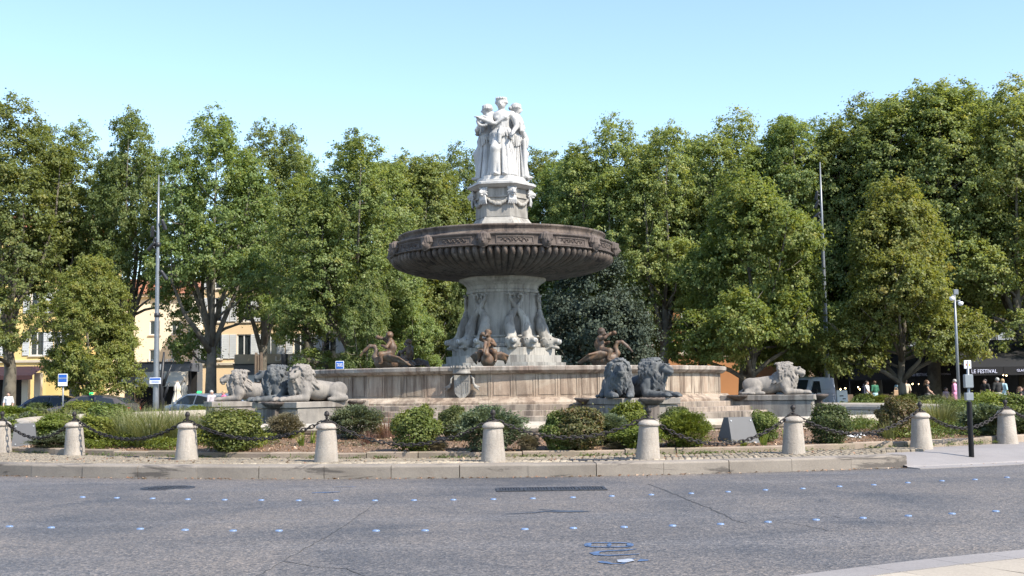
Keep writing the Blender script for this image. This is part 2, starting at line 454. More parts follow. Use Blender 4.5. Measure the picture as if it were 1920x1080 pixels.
# ------------------------------------------------------------------ carved figures: smooth union of tapered limbs, meshed with surface nets
def V3(*a): return np.array(a, float)
class Clay:
    def __init__(s): s.p = []
    def limb(s, a, b, r0, r1=None, k=.04, op='+'):
        s.p.append(('c', np.array(a, float), np.array(b, float), r0, r0 if r1 is None else r1, k, op)); return s
    def chain(s, pts, rads, k=.04, op='+'):
        for i in range(len(pts) - 1): s.limb(pts[i], pts[i + 1], rads[i], rads[i + 1], k, op)
        return s
    def ball(s, c, r, rot=None, k=.04, op='+'):
        if not hasattr(r, '__len__'): r = (r, r, r)
        s.p.append(('e', np.array(c, float), np.array(r, float), rot, None, k, op)); return s
    def box(s, c, h, rot=None, rad=.02, k=.02, op='+'):
        s.p.append(('b', np.array(c, float), np.array(h, float), rot, rad, k, op)); return s
    def xform(s, start, Mx):
        """move everything added since index start by the matrix Mx"""
        R3 = np.array(Mx.to_3x3()); t = np.array(Mx.translation)
        for i in range(start, len(s.p)):
            q = list(s.p[i])
            if q[0] == 'c':
                q[1] = R3 @ q[1] + t; q[2] = R3 @ q[2] + t
            else:
                q[1] = R3 @ q[1] + t
                q[3] = R3 @ (q[3] if q[3] is not None else np.eye(3))
            s.p[i] = tuple(q)
        return s
    def bounds(s):
        lo, hi = np.full(3, 1e9), np.full(3, -1e9)
        for q in s.p:
            if q[6] != '+': continue
            if q[0] == 'c':
                for c, r in ((q[1], q[3]), (q[2], q[4])):
                    lo = np.minimum(lo, c - r); hi = np.maximum(hi, c + r)
            else:
                r = np.linalg.norm(q[2]) if (q[3] is not None or q[0] == 'b') else q[2]
                lo = np.minimum(lo, q[1] - r); hi = np.maximum(hi, q[1] + r)
        return lo, hi
    def mesh(s, name, vox, mat=None, rough=0.0, seed=0, zmin=None):
        lo, hi = s.bounds()
        lo = lo - 2.5 * vox; hi = hi + 2.5 * vox
        n = np.ceil((hi - lo) / vox).astype(int) + 1
        ax = [lo[i] + vox * np.arange(n[i]) for i in range(3)]
        F = np.full(tuple(n), 10.0, np.float32)
        for typ, A, B, C, D, k, op in s.p:
            if typ == 'c':
                b0 = np.minimum(A - C, B - D); b1 = np.maximum(A + C, B + D)
            else:
                r = np.linalg.norm(B)
                b0, b1 = A - r, A + r
            pad = k + 3 * vox
            i0 = np.maximum(0, np.floor((b0 - pad - lo) / vox).astype(int)); i1 = np.minimum(n, np.ceil((b1 + pad - lo) / vox).astype(int) + 1)
            if np.any(i1 <= i0): continue
            sl = tuple(slice(i0[i], i1[i]) for i in range(3))
            X, Y, Z = np.meshgrid(*[ax[i][sl[i]] for i in range(3)], indexing='ij')
            if typ == 'c':
                d = B - A; L = max(float(d @ d), 1e-9)
                t = np.clip(((X - A[0]) * d[0] + (Y - A[1]) * d[1] + (Z - A[2]) * d[2]) / L, 0, 1)
                q = np.sqrt((X - A[0] - t * d[0]) ** 2 + (Y - A[1] - t * d[1]) ** 2 + (Z - A[2] - t * d[2]) ** 2) - (C + (D - C) * t)
            else:
                P = np.stack([X - A[0], Y - A[1], Z - A[2]], -1)
                if C is not None: P = P @ np.asarray(C)
                if typ == 'e':
                    k0 = np.sqrt(((P / B) ** 2).sum(-1)); k1 = np.sqrt(((P / (B * B)) ** 2).sum(-1)) + 1e-9
                    q = np.where(k0 < 1e-4, -B.min(), k0 * (k0 - 1) / k1)
                else:
                    Q = np.abs(P) - (B - D)
                    q = np.sqrt((np.maximum(Q, 0) ** 2).sum(-1)) + np.minimum(Q.max(-1), 0) - D
            f = F[sl]
            if op == '+':
                h = np.maximum(k - np.abs(f - q), 0) / k
                F[sl] = np.minimum(f, q) - h * h * k * .25
            else:
                h = np.maximum(k - np.abs(-q - f), 0) / k
                F[sl] = np.maximum(f, -q) + h * h * k * .25
        if zmin is not None:
            F = np.maximum(F, (zmin - ax[2])[None, None, :].astype(np.float32))
        if rough:
            X, Y, Z = np.meshgrid(*ax, indexing='ij')
            rs = random.Random(seed)
            for j in range(6):
                w = rs.uniform(12, 40); a, b, c = rs.uniform(-1, 1), rs.uniform(-1, 1), rs.uniform(-1, 1)
                F += (rough / 4 * np.sin(w * (a * X + b * Y + c * Z) + rs.uniform(0, 6))).astype(np.float32)
        S = F < 0
        nx, ny, nz = F.shape
        cs = np.zeros((nx - 1, ny - 1, nz - 1), int)
        for a in (0, 1):
            for b in (0, 1):
                for c in (0, 1):
                    cs += S[a:nx - 1 + a, b:ny - 1 + b, c:nz - 1 + c]
        act = (cs > 0) & (cs < 8)
        idx = -np.ones(act.shape, int)
        ii = np.argwhere(act)
        idx[act] = np.arange(len(ii))
        acc = np.zeros((len(ii), 3)); cnt = np.zeros(len(ii))
        cor = [(a, b, c) for a in (0, 1) for b in (0, 1) for c in (0, 1)]
        val = {c: F[ii[:, 0] + c[0], ii[:, 1] + c[1], ii[:, 2] + c[2]] for c in cor}
        for c0 in cor:
            for d in range(3):
                if c0[d]: continue
                c1 = list(c0); c1[d] = 1; c1 = tuple(c1)
                a, b = val[c0], val[c1]
                m = (a < 0) != (b < 0)
                t = np.where(m, a / np.where(m, a - b, 1), 0)
                p = np.repeat(np.array(c0, float)[None], len(ii), 0)
                p[:, d] = t
                acc[m] += p[m]; cnt[m] += 1
        vs = lo + vox * (ii + acc / cnt[:, None])
        quads = []
        for d in range(3):
            u, v = (d + 1) % 3, (d + 2) % 3
            s0 = [slice(None)] * 3; s1 = [slice(None)] * 3
            s0[d] = slice(0, F.shape[d] - 1); s1[d] = slice(1, F.shape[d])
            E = S[tuple(s0)] != S[tuple(s1)]
            e = np.argwhere(E)
            e = e[(e[:, u] > 0) & (e[:, v] > 0) & (e[:, u] < F.shape[u] - 1) & (e[:, v] < F.shape[v] - 1)]
            if not len(e): continue
            fl = S[tuple(e.T)]
            def cell(du, dv):
                q = e.copy(); q[:, u] += du; q[:, v] += dv
                return idx[q[:, 0], q[:, 1], q[:, 2]]
            qd = np.stack([cell(-1, -1), cell(0, -1), cell(0, 0), cell(-1, 0)], 1)
            qd[~fl] = qd[~fl][:, ::-1]
            quads.append(qd)
        q = np.concatenate(quads)
        q = q[(q >= 0).all(1)]
        me = bpy.data.meshes.new(name)
        me.from_pydata(vs.tolist(), [], q.tolist())
        me.polygons.foreach_set('use_smooth', np.ones(len(q), bool))
        if mat: me.materials.append(mat)
        me.update()
        return me

# ---- lion lying down, faces +X, stands on z = 0
def lion_clay(yaw, seed):
    rs = random.Random(seed)
    c = Clay()
    c.limb((-.80, 0, .38), (.25, 0, .45), .235, .285, .10)
    c.ball((-.25, 0, .31), (.50, .27, .28), k=.1)
    c.ball((.35, 0, .46), (.36, .33, .40), k=.1)
    for s in (-1, 1):
        c.ball((-.80, s * .25, .33), (.36, .15, .29), np.array(Matrix.Rotation(R(18), 3, 'Y')), k=.05)
        c.chain([(-.62, s * .33, .20), (-1.0, s * .36, .10), (-.55, s * .39, .075)], [.13, .10, .085], .05)
        c.ball((-.47, s * .39, .07), (.13, .085, .07), k=.03)
        c.ball((.38, s * .27, .36), (.20, .13, .30), k=.06)
        c.chain([(.34, s * .30, .30), (.42, s * .32, .12), (.95, s * .23, .095)], [.15, .125, .09], .05)
        c.ball((1.12, s * .22, .085), (.17, .105, .085), k=.03)
        for j in (-1, 0, 1):
            c.limb((1.13, s * .22 + j * .06, .09), (1.27, s * .22 + j * .065, .055), .044, .034, .012)
    c.chain([(-1.08, 0, .2), (-1.25, -.18, .08), (-1.15, -.42, .06), (-.9, -.52, .06)], [.06, .05, .045, .05], .03)
    c.ball((-.83, -.53, .06), (.13, .065, .055), k=.02)
    # mane and head turn together about the neck
    i0 = len(c.p)
    c.ball((.38, 0, .72), (.29, .32, .35), k=.08)
    c.ball((.44, 0, .90), (.24, .25, .20), k=.08)
    c.ball((.57, 0, .89), (.13, .25, .245), k=.05)
    c.ball((.58, 0, .55), (.20, .24, .34), k=.08)
    ih = len(c.p)
    c.ball((.66, 0, .90), (.19, .155, .165), k=.05)
    c.limb((.72, 0, .86), (.885, 0, .80), .125, .095, .04)
    c.limb((.76, 0, .97), (.93, 0, .865), .05, .05, .02)
    c.ball((.945, 0, .865), (.04, .055, .032), k=.015)
    c.ball((.855, 0, .72), (.09, .08, .055), k=.02)
    for s in (-1, 1):
        c.ball((.90, s * .05, .80), (.075, .06, .055), k=.02)
        c.ball((.79, s * .085, .985), (.07, .05, .035), k=.02)
        c.ball((.845, s * .085, .930), (.05, .036, .028), k=.01, op='-')
        c.ball((.90, s * .04, .765), (.07, .05, .009), k=.008, op='-')
        c.ball((.50, s * .215, 1.02), (.05, .075, .085), k=.02)
    c.xform(ih, Matrix.Translation((.07, 0, -.02)) @ Matrix.Translation((.6, 0, .88)) @ Matrix.Scale(1.22, 4) @ Matrix.Translation((-.6, 0, -.88)))
    c.xform(i0, Matrix.Translation((.42, 0, .8)) @ Matrix.Rotation(yaw, 4, 'Z') @ Matrix.Translation((-.42, 0, -.8)))
    # mane locks: they leave the face, run back over the skull and hang down the neck
    i1 = len(c.p)
    for j in range(270):
        w = rs.uniform(-2.6, 2.6)
        u = rs.random()                              # 0 at the face, 1 at the shoulder
        rx = .66 - .46 * u
        ry, rz, zc = .235 + .12 * u ** .7, .225 + .115 * u ** .7, .90 - .14 * u
        def on(a, x, dz, grow):
            return V3(x, (ry + grow) * math.sin(a), zc + (rz + grow) * math.cos(a) + dz)
        s_ = 1 if w > 0 else -1
        fall = min(1, abs(w) / 1.6)
        ln = rs.uniform(.11, .21)
        tw = rs.uniform(-.25, .25)
        p0 = on(w, rx + .02, 0, .0)
        p1 = on(w + s_ * (.10 + .3 * ln) + tw * .3, rx - ln * (.75 - .45 * fall), -ln * .40 * fall, .035 + rs.uniform(0, .03))
        p2 = on(w + s_ * (.14 + .7 * ln) + tw, rx - ln * (1.2 - .95 * fall), -ln * 1.0 * fall - .02, .025)
        r = rs.uniform(.022, .040)
        c.chain([p0, p1, p2], [r * .8, r, r * .3], .004)
    for j in range(60):
        y = rs.uniform(-.30, .30)
        z = rs.uniform(.30, .74)
        x = .83 - abs(y) * .60 - (.74 - z) * .22
        c.chain([(x - .02, y, z + .03), (x + .03, y * .97 + rs.uniform(-.03, .03), z - .08), (x + .0, y * .93 + rs.uniform(-.04, .04), z - .17), (x - .04, y * .9 + rs.uniform(-.05, .05), z - .25)], [.024, .036, .032, .010], .004)
    for j in range(7):
        y = (j - 3) * .03
        c.chain([(.82, y, .72), (.82, y * 1.4, .62), (.77, y * 1.8, .48)], [.034, .034, .012], .006)
    c.xform(i1, Matrix.Translation((.42, 0, .8)) @ Matrix.Rotation(yaw * .85, 4, 'Z') @ Matrix.Translation((-.42, 0, -.8)))
    for j in range(40):
        w = rs.uniform(-1.7, 1.7)
        x = rs.uniform(-.02, .22)
        y, z = .31 * math.sin(w), .46 + .33 * math.cos(w)
        c.chain([(x + .1, y, z + .03), (x, y * 1.04, z - .03), (x - .11, y * 1.03, z - .12)], [.034, .034, .012], .008)
    return c

# ---- human helpers for carved and living figures (standing, faces -Y, height about 1)
def head_clay(c, p, s, yaw=0.0, pitch=0.0, hair='bun', hairk=1.0):
    """p: centre of the skull, s: head height"""
    i0 = len(c.p)
    c.ball((0, 0, 0), (s * .36, s * .43, s * .48), k=s * .1)
    c.ball((0, -s * .12, -s * .22), (s * .27, s * .28, s * .30), k=s * .12)
    c.limb((0, -s * .40, s * .03), (0, -s * .47, -s * .14), s * .05, s * .085, s * .05)
    for q in (-1, 1):
        c.ball((q * s * .15, -s * .42, s * .03), (s * .085, s * .05, s * .055), k=s * .04, op='-')
        c.ball((q * s * .15, -s * .37, s * .03), s * .055, k=s * .02)
        c.ball((q * s * .37, 0, -s * .05), (s * .05, s * .09, s * .13), k=s * .03)
    c.limb((-s * .1, -s * .39, -s * .27), (s * .1, -s * .39, -s * .27), s * .045, s * .045, s * .03)
    if hair:
        c.ball((0, s * .06, s * .10), (s * .43 * hairk, s * .47 * hairk, s * .46), k=s * .04)
        rs = random.Random(int(abs(p[0]) * 1000) + 3)
        for j in range(12):
            w = -2.4 + 4.8 * j / 11
            c.limb((math.sin(w) * s * .36, -math.cos(w) * s * .33, s * .32), (math.sin(w) * s * .42, s * .05 - math.cos(w) * s * .36, s * .05), s * .09, s * .1, s * .03)
        if hair == 'bun': c.ball((0, s * .52, s * .02), s * .2, k=s * .05)
        if hair == 'crown':
            for j in range(14):
                w = 2 * PI * j / 14
                c.limb((math.sin(w) * s * .38, -math.cos(w) * s * .42, s * .38), (math.sin(w) * s * .40, -math.cos(w) * s * .44, s * .47), s * .085, s * .06, s * .04)
            c.ball((0, s * .5, s * .05), s * .2, k=s * .05)
    c.xform(i0, Matrix.Translation(p) @ Matrix.Rotation(yaw, 4, 'Z') @ Matrix.Rotation(pitch, 4, 'X'))
def hand_clay(c, wrist, d, s):
    """five fingers from a palm that points along d"""
    w = Vector(wrist); d = Vector(d).normalized()
    side = d.cross(Vector((0, 0, 1)))
    side = side.normalized() if side.length > .1 else Vector((1, 0, 0))
    n = side.cross(d)
    pm = w + d * s * .5
    c.limb(w, pm, s * .26, s * .34, s * .1)
    for j, L in enumerate((.42, .5, .55, .5)):
        b = pm + side * (j - 1.5) * s * .19 + d * s * .12
        c.chain([b, b + d * s * L * .6, b + d * s * L + n * -s * .12], [s * .105, s * .095, s * .075], s * .03)
    c.chain([w + side * -s * .25 + d * s * .1, w + side * -s * .48 + d * s * .38, w + side * -s * .45 + d * s * .62], [s * .13, s * .11, s * .08], s * .04)
# ------------------------------------------------------------------ the fountain
FC = at_depth(944, 690, 43.0); FX, FY = FC.x, FC.y
def fpos(phi, r, z=0.0): return Vector((FX + r * math.sin(phi), FY - r * math.cos(phi), z))
fountain = thing('fountain', 'tall stone fountain with a fluted brown bowl over a wide round basin', 'fountain', (FX, FY, 0))

def ring_pieces(name, prof, n, mat, parent, vis=R(112), gap=.004, seg=3, jit=.004, rnd=random.Random(5), off=0.0):
    """stones laid in a circle; those that face away on the far side are one closed arc"""
    a = 2 * PI / n
    rm = max(p[0] for p in prof)
    g = gap / rm
    mb = MB(); mb.sweep(prof, -a / 2 + g, a / 2 - g, seg)
    me = mb.mesh(name, mat)
    ks = [k for k in range(n) if abs(((k * a + off + PI) % (2 * PI)) - PI) <= vis]
    for k in ks:
        o = put(name, me, parent, (rnd.uniform(-jit, jit), rnd.uniform(-jit, jit), rnd.uniform(-jit, jit) * .6), k * a + off)
    lo = max(((k * a + off + PI) % (2 * PI)) - PI for k in ks) + a / 2
    hi = min(((k * a + off + PI) % (2 * PI)) - PI for k in ks) - a / 2 + 2 * PI
    mb = MB(); mb.sweep(prof, lo, hi, 40)
    mb.build(name, mat, parent)

# outer pool rim, water
ring_pieces('rim_stone', [(15.62, .40), (16.08, .40), (16.10, .55), (16.20, .56), (16.24, .63), (16.21, .70), (16.12, .755), (16.0, .775), (15.86, .76), (15.74, .71), (15.66, .62)], 36, M['rim_stone'], fountain, seg=5)
ring_pieces('rim_base', [(15.55, .1), (16.45, .1), (16.45, .50), (16.42, .53), (15.55, .53)], 36, M['edging'], fountain, seg=4, off=R(5))
mb = MB(); mb.lathe([(.2, .5), (15.9, .5)], 96); mb.build('water', M['water'], fountain)
# steps and the upper basin
for (ri, ro, z0, z1, n, off) in ((8.6, 9.62, .2, .755, 40, 0), (8.2, 9.08, .3, .90, 38, .05), (7.4, 8.55, .4, 1.06, 36, .02)):
    b = .015
    ring_pieces('step_stone', [(ri, z0), (ro - b, z0), (ro, z0 + b), (ro, z1 - b), (ro - b, z1), (ri, z1)], n, M['step_stone'], fountain, off=off, jit=.008)
ring_pieces('base_stone', [(7.3, 1.0), (8.12, 1.0), (8.12, 1.12), (8.05, 1.17), (7.93, 1.22), (7.86, 1.27), (7.3, 1.27)], 36, M['wall_stone'], fountain, off=.04)
mb = MB(); mb.lathe([(7.42, 1.1), (7.42, 2.1)], 96); mb.lathe([(7.2, 1.1), (7.2, 2.1)], 96); mb.build('basin_core', M['wall_stone'], fountain)
# wall panels: a slab with a raised frame round a sunk field
def wall_panel():
    mb = MB()
    n = 72; a = 2 * PI / n
    z0, z1 = 1.25, 1.985
    g = .0008
    def arc(r0, r1, w0, w1, za, zb): mb.sweep([(r0, za), (r1, za), (r1, zb), (r0, zb)], w0, w1, 2)
    arc(7.40, 7.62, -a / 2 + g, a / 2 - g, z0, z1)
    arc(7.622, 7.638, -a / 2 + g, -a * .40, z0, z1)
    arc(7.622, 7.638, a * .40, a / 2 - g, z0, z1)
    arc(7.622, 7.635, -a * .397, a * .397, z0, z0 + .06)
    arc(7.622, 7.635, -a * .397, a * .397, z1 - .04, z1)
    arc(7.622, 7.634, -a * .35, a * .35, z0 + .09, z1 - .07)
    return mb.mesh('wall_panel', M['wall_stone'])
wp = wall_panel()
rnd = random.Random(8)
for k in range(72):
    w = ((k * R(5) + PI) % (2 * PI)) - PI
    if abs(w) < R(112): put('wall_panel', wp, fountain, (0, 0, 0), w)
ring_pieces('coping_stone', [(7.3, 1.97), (7.72, 1.97), (7.76, 2.0), (7.80, 2.03), (7.84, 2.06), (7.85, 2.16), (7.82, 2.185), (7.3, 2.185)], 44, M['coping_stone'], fountain, off=.03)
mb = MB(); mb.lathe([(.5, 2.02), (7.4, 2.02)], 72); mb.build('upper_water', M['water'], fountain)

# pedestal: hexagonal tiers
HEX = [R(22 + 60 * k) for k in range(6)]
def hexp(r, rot=0.0, chamf=0.0):
    if not chamf: return [(r * math.sin(w), -r * math.cos(w)) for w in HEX]
    return [(r * math.sin(w + d), -r * math.cos(w + d)) for w in HEX for d in (-chamf, chamf)]
def hex_part(name, prof, mat, chamf=0.0, parent=fountain):
    mb = MB()
    ring = [hexp(r, 0, chamf) for r, z in prof]
    m = len(ring[0])
    vs = [(x, y, z) for (r, z), rg in zip(prof, ring) for x, y in rg]
    fs = [tuple(range(m))[::-1], tuple(range((len(prof) - 1) * m, len(prof) * m))]
    for i in range(len(prof) - 1):
        for k in range(m): fs.append((i * m + k, i * m + (k + 1) % m, (i + 1) * m + (k + 1) % m, (i + 1) * m + k))
    mb.add(vs, fs)
    return mb.build(name, mat, parent)
def tier(z0, z1, r, nper):
    """a hexagonal course cut into blocks, nper to a side"""
    vs = hexp(r); vi = hexp(r - .5)
    for k in range(6):
        w = HEX[k] + R(30)
        if math.cos(w) < -.75: continue
        a, b = Vector(vs[k]), Vector(vs[(k + 1) % 6]); ai, bi = Vector(vi[k]), Vector(vi[(k + 1) % 6])
        for j in range(nper):
            t0, t1 = j / nper + .002, (j + 1) / nper - .002
            q = [a.lerp(b, t0), a.lerp(b, t1), ai.lerp(bi, t1), ai.lerp(bi, t0)]
            mb = MB(); mb.prism([tuple(p) for p in q], z0, z1)
            mb.build('pedestal_block', M['pale_stone'], fountain, (0, 0, rnd.uniform(-.003, .003)))
hex_part('pedestal_core', [(1.9, 1.8), (1.62, 2.9), (1.45, 3.3), (1.2, 3.4)], M['pale_stone'])
tier(1.9, 2.43, 2.25, 4); tier(2.434, 2.68, 2.08, 4); tier(2.684, 2.95, 1.86, 3)
hex_part('pedestal_moulding', [(1.55, 2.954), (1.62, 2.98), (1.62, 3.10), (1.50, 3.14), (1.48, 3.30), (1.55, 3.34), (1.55, 3.385), (1.3, 3.39)], M['pale_stone'], R(3))
hex_part('pedestal_shaft', [(1.30, 3.394), (1.27, 3.8), (1.245, 4.90)], M['pale_stone'], R(9))
hex_part('pedestal_capital', [(1.23, 4.904), (1.30, 4.91), (1.31, 5.0), (1.27, 5.03), (1.30, 5.16), (1.40, 5.26), (1.52, 5.33), (1.56, 5.38), (1.56, 5.52), (1.3, 5.56)], M['pale_stone'], R(9))

# carved dolphins, heads down, tails crossing up the shaft
def dolphin_mesh(sgn):
    c = Clay()
    # in the plane of the face: x sideways, -y outwards, z up
    pts = [(0, -1.66, 3.20), (0, -1.50, 3.42), (.05 * sgn, -1.43, 3.66), (.02 * sgn, -1.36, 3.94), (-.13 * sgn, -1.31, 4.18), (-.32 * sgn, -1.27, 4.42), (-.47 * sgn, -1.25, 4.62), (-.50 * sgn, -1.23, 4.78)]
    c.chain(pts, [.17, .185, .19, .15, .11, .075, .052, .038], .05)
    i0 = len(c.p)
    c.ball((0, -1.86, 3.11), (.25, .26, .235), k=.04)
    c.limb((0, -2.0, 3.16), (0, -2.2, 3.14), .13, .105, .05)
    c.limb((0, -2.0, 2.98), (0, -2.16, 2.93), .09, .06, .03)
    for s in (-1, 1):
        c.ball((s * .15, -1.98, 3.20), (.07, .09, .07), k=.02)
        c.ball((s * .17, -2.02, 3.2), .03, k=.01, op='-')
        for j in range(5):
            w = j * .7
            c.limb((s * .20, -1.85 + .10 * math.cos(w), 3.08 + .10 * math.sin(w)), (s * .22, -1.85 + .10 * math.cos(w + .6), 3.08 + .10 * math.sin(w + .6)), .03, .03, .01)
        for j in range(6):
            w = .5 + j * .75
            q = .15 - .012 * j
            c.limb((s * .19, -1.80 + q * math.cos(w), 3.10 + q * math.sin(w)), (s * .20, -1.80 + q * math.cos(w + .7), 3.10 + q * math.sin(w + .7)), .04, .04, .008)
        c.chain([(s * .10, -1.98, 2.96), (s * .13, -1.84, 2.86), (s * .06, -1.70, 2.80)], [.06, .05, .03], .02)
    c.xform(i0, Matrix.Translation((0, .20, .03)))
    e = pts[-1]
    c.chain([e, (e[0] + .14 * sgn, e[1] - .02, e[2] + .06), (e[0] + .20 * sgn, e[1] - .02, e[2] - .06), (e[0] + .13 * sgn, e[1] - .02, e[2] - .12)], [.045, .04, .035, .02], .015)
    c.chain([e, (e[0] - .07 * sgn, e[1] - .02, e[2] + .08), (e[0] - .15 * sgn, e[1] - .02, e[2] + .02)], [.04, .04, .02], .015)
    return c.mesh('carved_dolphin', .026, M['pale_stone'])
dol = {1: dolphin_mesh(1), -1: dolphin_mesh(-1)}
mb = MB(); mb.lathe([(.0, 0), (.03, 0), (.035, .05), (.07, .05), (.075, .02), (.07, -.02), (.0, -.02)], 14); spout_me = mb.mesh('spout_ring', M['spout'])
for v in (-98, -38, 22, 82):
    for s in (-1, 1):
        o = put('carved_dolphin', dol[s], fountain, (0, 0, 0), R(v + s * 11))
        q = put('spout_ring', spout_me, o, (0, -2.04, 3.18)); q.rotation_euler = (PI / 2, 0, 0)

# the great bowl
bowl = MB()
NF = 98
prof = [(3.90, 6.20), (3.94, 6.12), (3.93, 6.02), (3.85, 5.92), (3.69, 5.825), (3.45, 5.735), (3.13, 5.65), (2.75, 5.58), (2.35, 5.515), (1.95, 5.47), (1.55, 5.45), (1.2, 5.45)]
def flute(r, z, w, i):
    u = (w * NF / (2 * PI)) % 1.0
    d = .30 * min(1, r / 3.4) * (1.0 if i < 10 else .15)
    return r + d * (abs(math.sin(PI * u)) ** .36 - .84)
bowl.lathe(prof, NF * 10, flute=flute)
bowl.lathe([(3.98, 6.205), (3.60, 6.22)], 120)
bo = bowl.build('bowl', M['bowl_stone'], fountain)
mb = MB()
mb.lathe([(3.72, 6.195), (3.99, 6.205), (4.03, 6.22), (4.03, 6.25), (3.98, 6.265), (3.94, 6.27), (3.93, 6.56), (3.97, 6.58), (3.99, 6.62), (3.97, 6.65), (3.82, 6.67)], 144)
mb.build('bowl_band', M['frieze_stone'], bo)
mb = MB()
mb.lathe([(3.82, 6.67), (3.74, 6.70), (3.66, 6.77), (3.66, 6.84), (3.72, 6.90), (3.74, 6.94), (3.72, 6.975), (3.60, 6.98), (3.52, 6.93), (3.2, 6.82), (1.0, 6.75)], 144)
mb.build('bowl_lip', M['bowl_stone'], bo)
def frieze_panel():
    mb = MB()
    w0 = R(9.2)
    def arc(r0, r1, a, b, za, zb, n=8): mb.sweep([(r0, za), (r1, za), (r1, zb), (r0, zb)], a, b, n)
    arc(3.92, 3.956, -w0, w0, 6.28, 6.315); arc(3.92, 3.956, -w0, w0, 6.495, 6.53)
    arc(3.92, 3.956, -w0, -w0 + .012, 6.317, 6.493, 1); arc(3.92, 3.956, w0 - .012, w0, 6.317, 6.493, 1)
    rs = random.Random(3)
    for j in range(26):                       # leaf scroll in relief
        a = -w0 * .68 + w0 * 1.36 * j / 25
        zz = 6.405 + .045 * math.sin(j * 1.25)
        sz = .05 * (1 - .5 * abs(a) / w0)
        p = Vector((3.94 * math.sin(a), -3.94 * math.cos(a), zz))
        t = Vector((math.cos(a), math.sin(a), 0)); o = Vector((math.sin(a), -math.cos(a), 0)); u = Vector((0, 0, 1))
        dd = (t * math.cos(j * 2.1) + u * math.sin(j * 2.1)); ee = dd.cross(o)
        mb.add([p - dd * sz * 1.4, p + ee * sz * .6, p + dd * sz * 1.4, p - ee * sz * .6, p + o * .034], [(0, 1, 4), (1, 2, 4), (2, 3, 4), (3, 0, 4)])
    return mb.mesh('frieze_panel', M['frieze_stone'])
fp = frieze_panel()
def mask_mesh():
    c = Clay()
    head_clay(c, (0, -.05, 0), .50, hair='wild', hairk=.90)
    for j in range(9):
        w = -1.3 + 2.6 * j / 8
        c.limb((.13 * math.sin(w), -.13, -.13), (.15 * math.sin(w), -.16 + .04 * abs(w), -.28 + .06 * abs(w)), .04, .02, .012)
    return c.mesh('carved_mask', .018, M['frieze_stone'])
mk = mask_mesh()
for k in range(12):
    w = R(-8.3 + 30 * k)
    if math.cos(w) < -.3: continue
    put('carved_mask', mk, bo, (3.95 * math.sin(w), -3.90 * math.cos(w), 6.42), w)
    put('frieze_panel', fp, bo, (0, 0, 0), w + R(15))

# upper pedestal with lion masks and garlands
hex_part('upper_plinth', [(1.16, 6.76), (1.16, 7.33), (1.11, 7.42), (1.02, 7.52), (.96, 7.61)], M['pale_stone'])
hex_part('upper_shaft', [(.945, 7.614), (.935, 8.30)], M['pale_stone'], R(4))
hex_part('upper_panel', [(.93, 8.304), (.985, 8.31), (.985, 8.36), (.94, 8.37), (.94, 8.64), (.97, 8.645)], M['pale_stone'], R(4))
hex_part('upper_cornice', [(1.0, 8.65), (1.08, 8.68), (1.20, 8.75), (1.25, 8.76), (1.25, 8.83), (1.14, 8.875)], M['marble'], R(3))
hex_part('statue_base', [(1.0, 8.879), (1.0, 8.95), (.90, 8.98), (.88, 9.09), (.84, 9.11)], M['marble'], R(6))
def lion_mask():
    c = Clay()
    c.ball((0, 0, 0), (.135, .13, .17), k=.04)
    c.limb((0, -.09, -.02), (0, -.17, -.05), .075, .06, .03)
    c.limb((0, -.08, .06), (0, -.19, -.01), .04, .035, .02)
    c.ball((0, -.12, -.13), (.06, .06, .035), k=.02)
    for s in (-1, 1):
        c.ball((s * .065, -.12, .04), (.03, .03, .022), k=.01, op='-')
        c.ball((s * .14, .0, .13), (.045, .03, .05), k=.02)
    for j in range(12):
        w = 2 * PI * j / 12
        c.limb((.12 * math.sin(w), .0, .14 * math.cos(w)), (.17 * math.sin(w), .02, .2 * math.cos(w) - .02), .05, .025, .015)
    for j in range(5):
        x = (j - 2) * .05
        c.chain([(x, -.03, -.18), (x * 1.2, -.04, -.30), (x * 1.5, -.02, -.44)], [.04, .04, .025], .01)
    return c.mesh('lion_mask', .015, M['marble'])
lm = lion_mask()
for w in HEX:
    if math.cos(w) < -.6: continue
    put('lion_mask', lm, fountain, (1.03 * math.sin(w), -1.03 * math.cos(w), 8.50), w)
    a = Vector((1.0 * math.sin(w), -1.0 * math.cos(w), 8.36)); w2 = w + R(60)
    b = Vector((1.0 * math.sin(w2), -1.0 * math.cos(w2), 8.36))
    c = Clay()
    pts = []
    for j in range(13):
        t = j / 12
        q = a.lerp(b, t)
        o = Vector((math.sin(w + R(30)), -math.cos(w + R(30)), 0)) * (.03 * math.sin(PI * t))
        pts.append(q + o + Vector((0, 0, -.30 * math.sin(PI * t))))
    c.chain(pts, [.035 + .03 * math.sin(PI * j / 12) for j in range(13)], .02)
    for j in range(1, 12):
        c.ball(pts[j] + Vector((0, 0, -.02 if j % 2 else .02)), .05 + .02 * math.sin(PI * j / 12), k=.012)
    put('garland', c.mesh('garland', .018, M['pale_stone']), fountain)

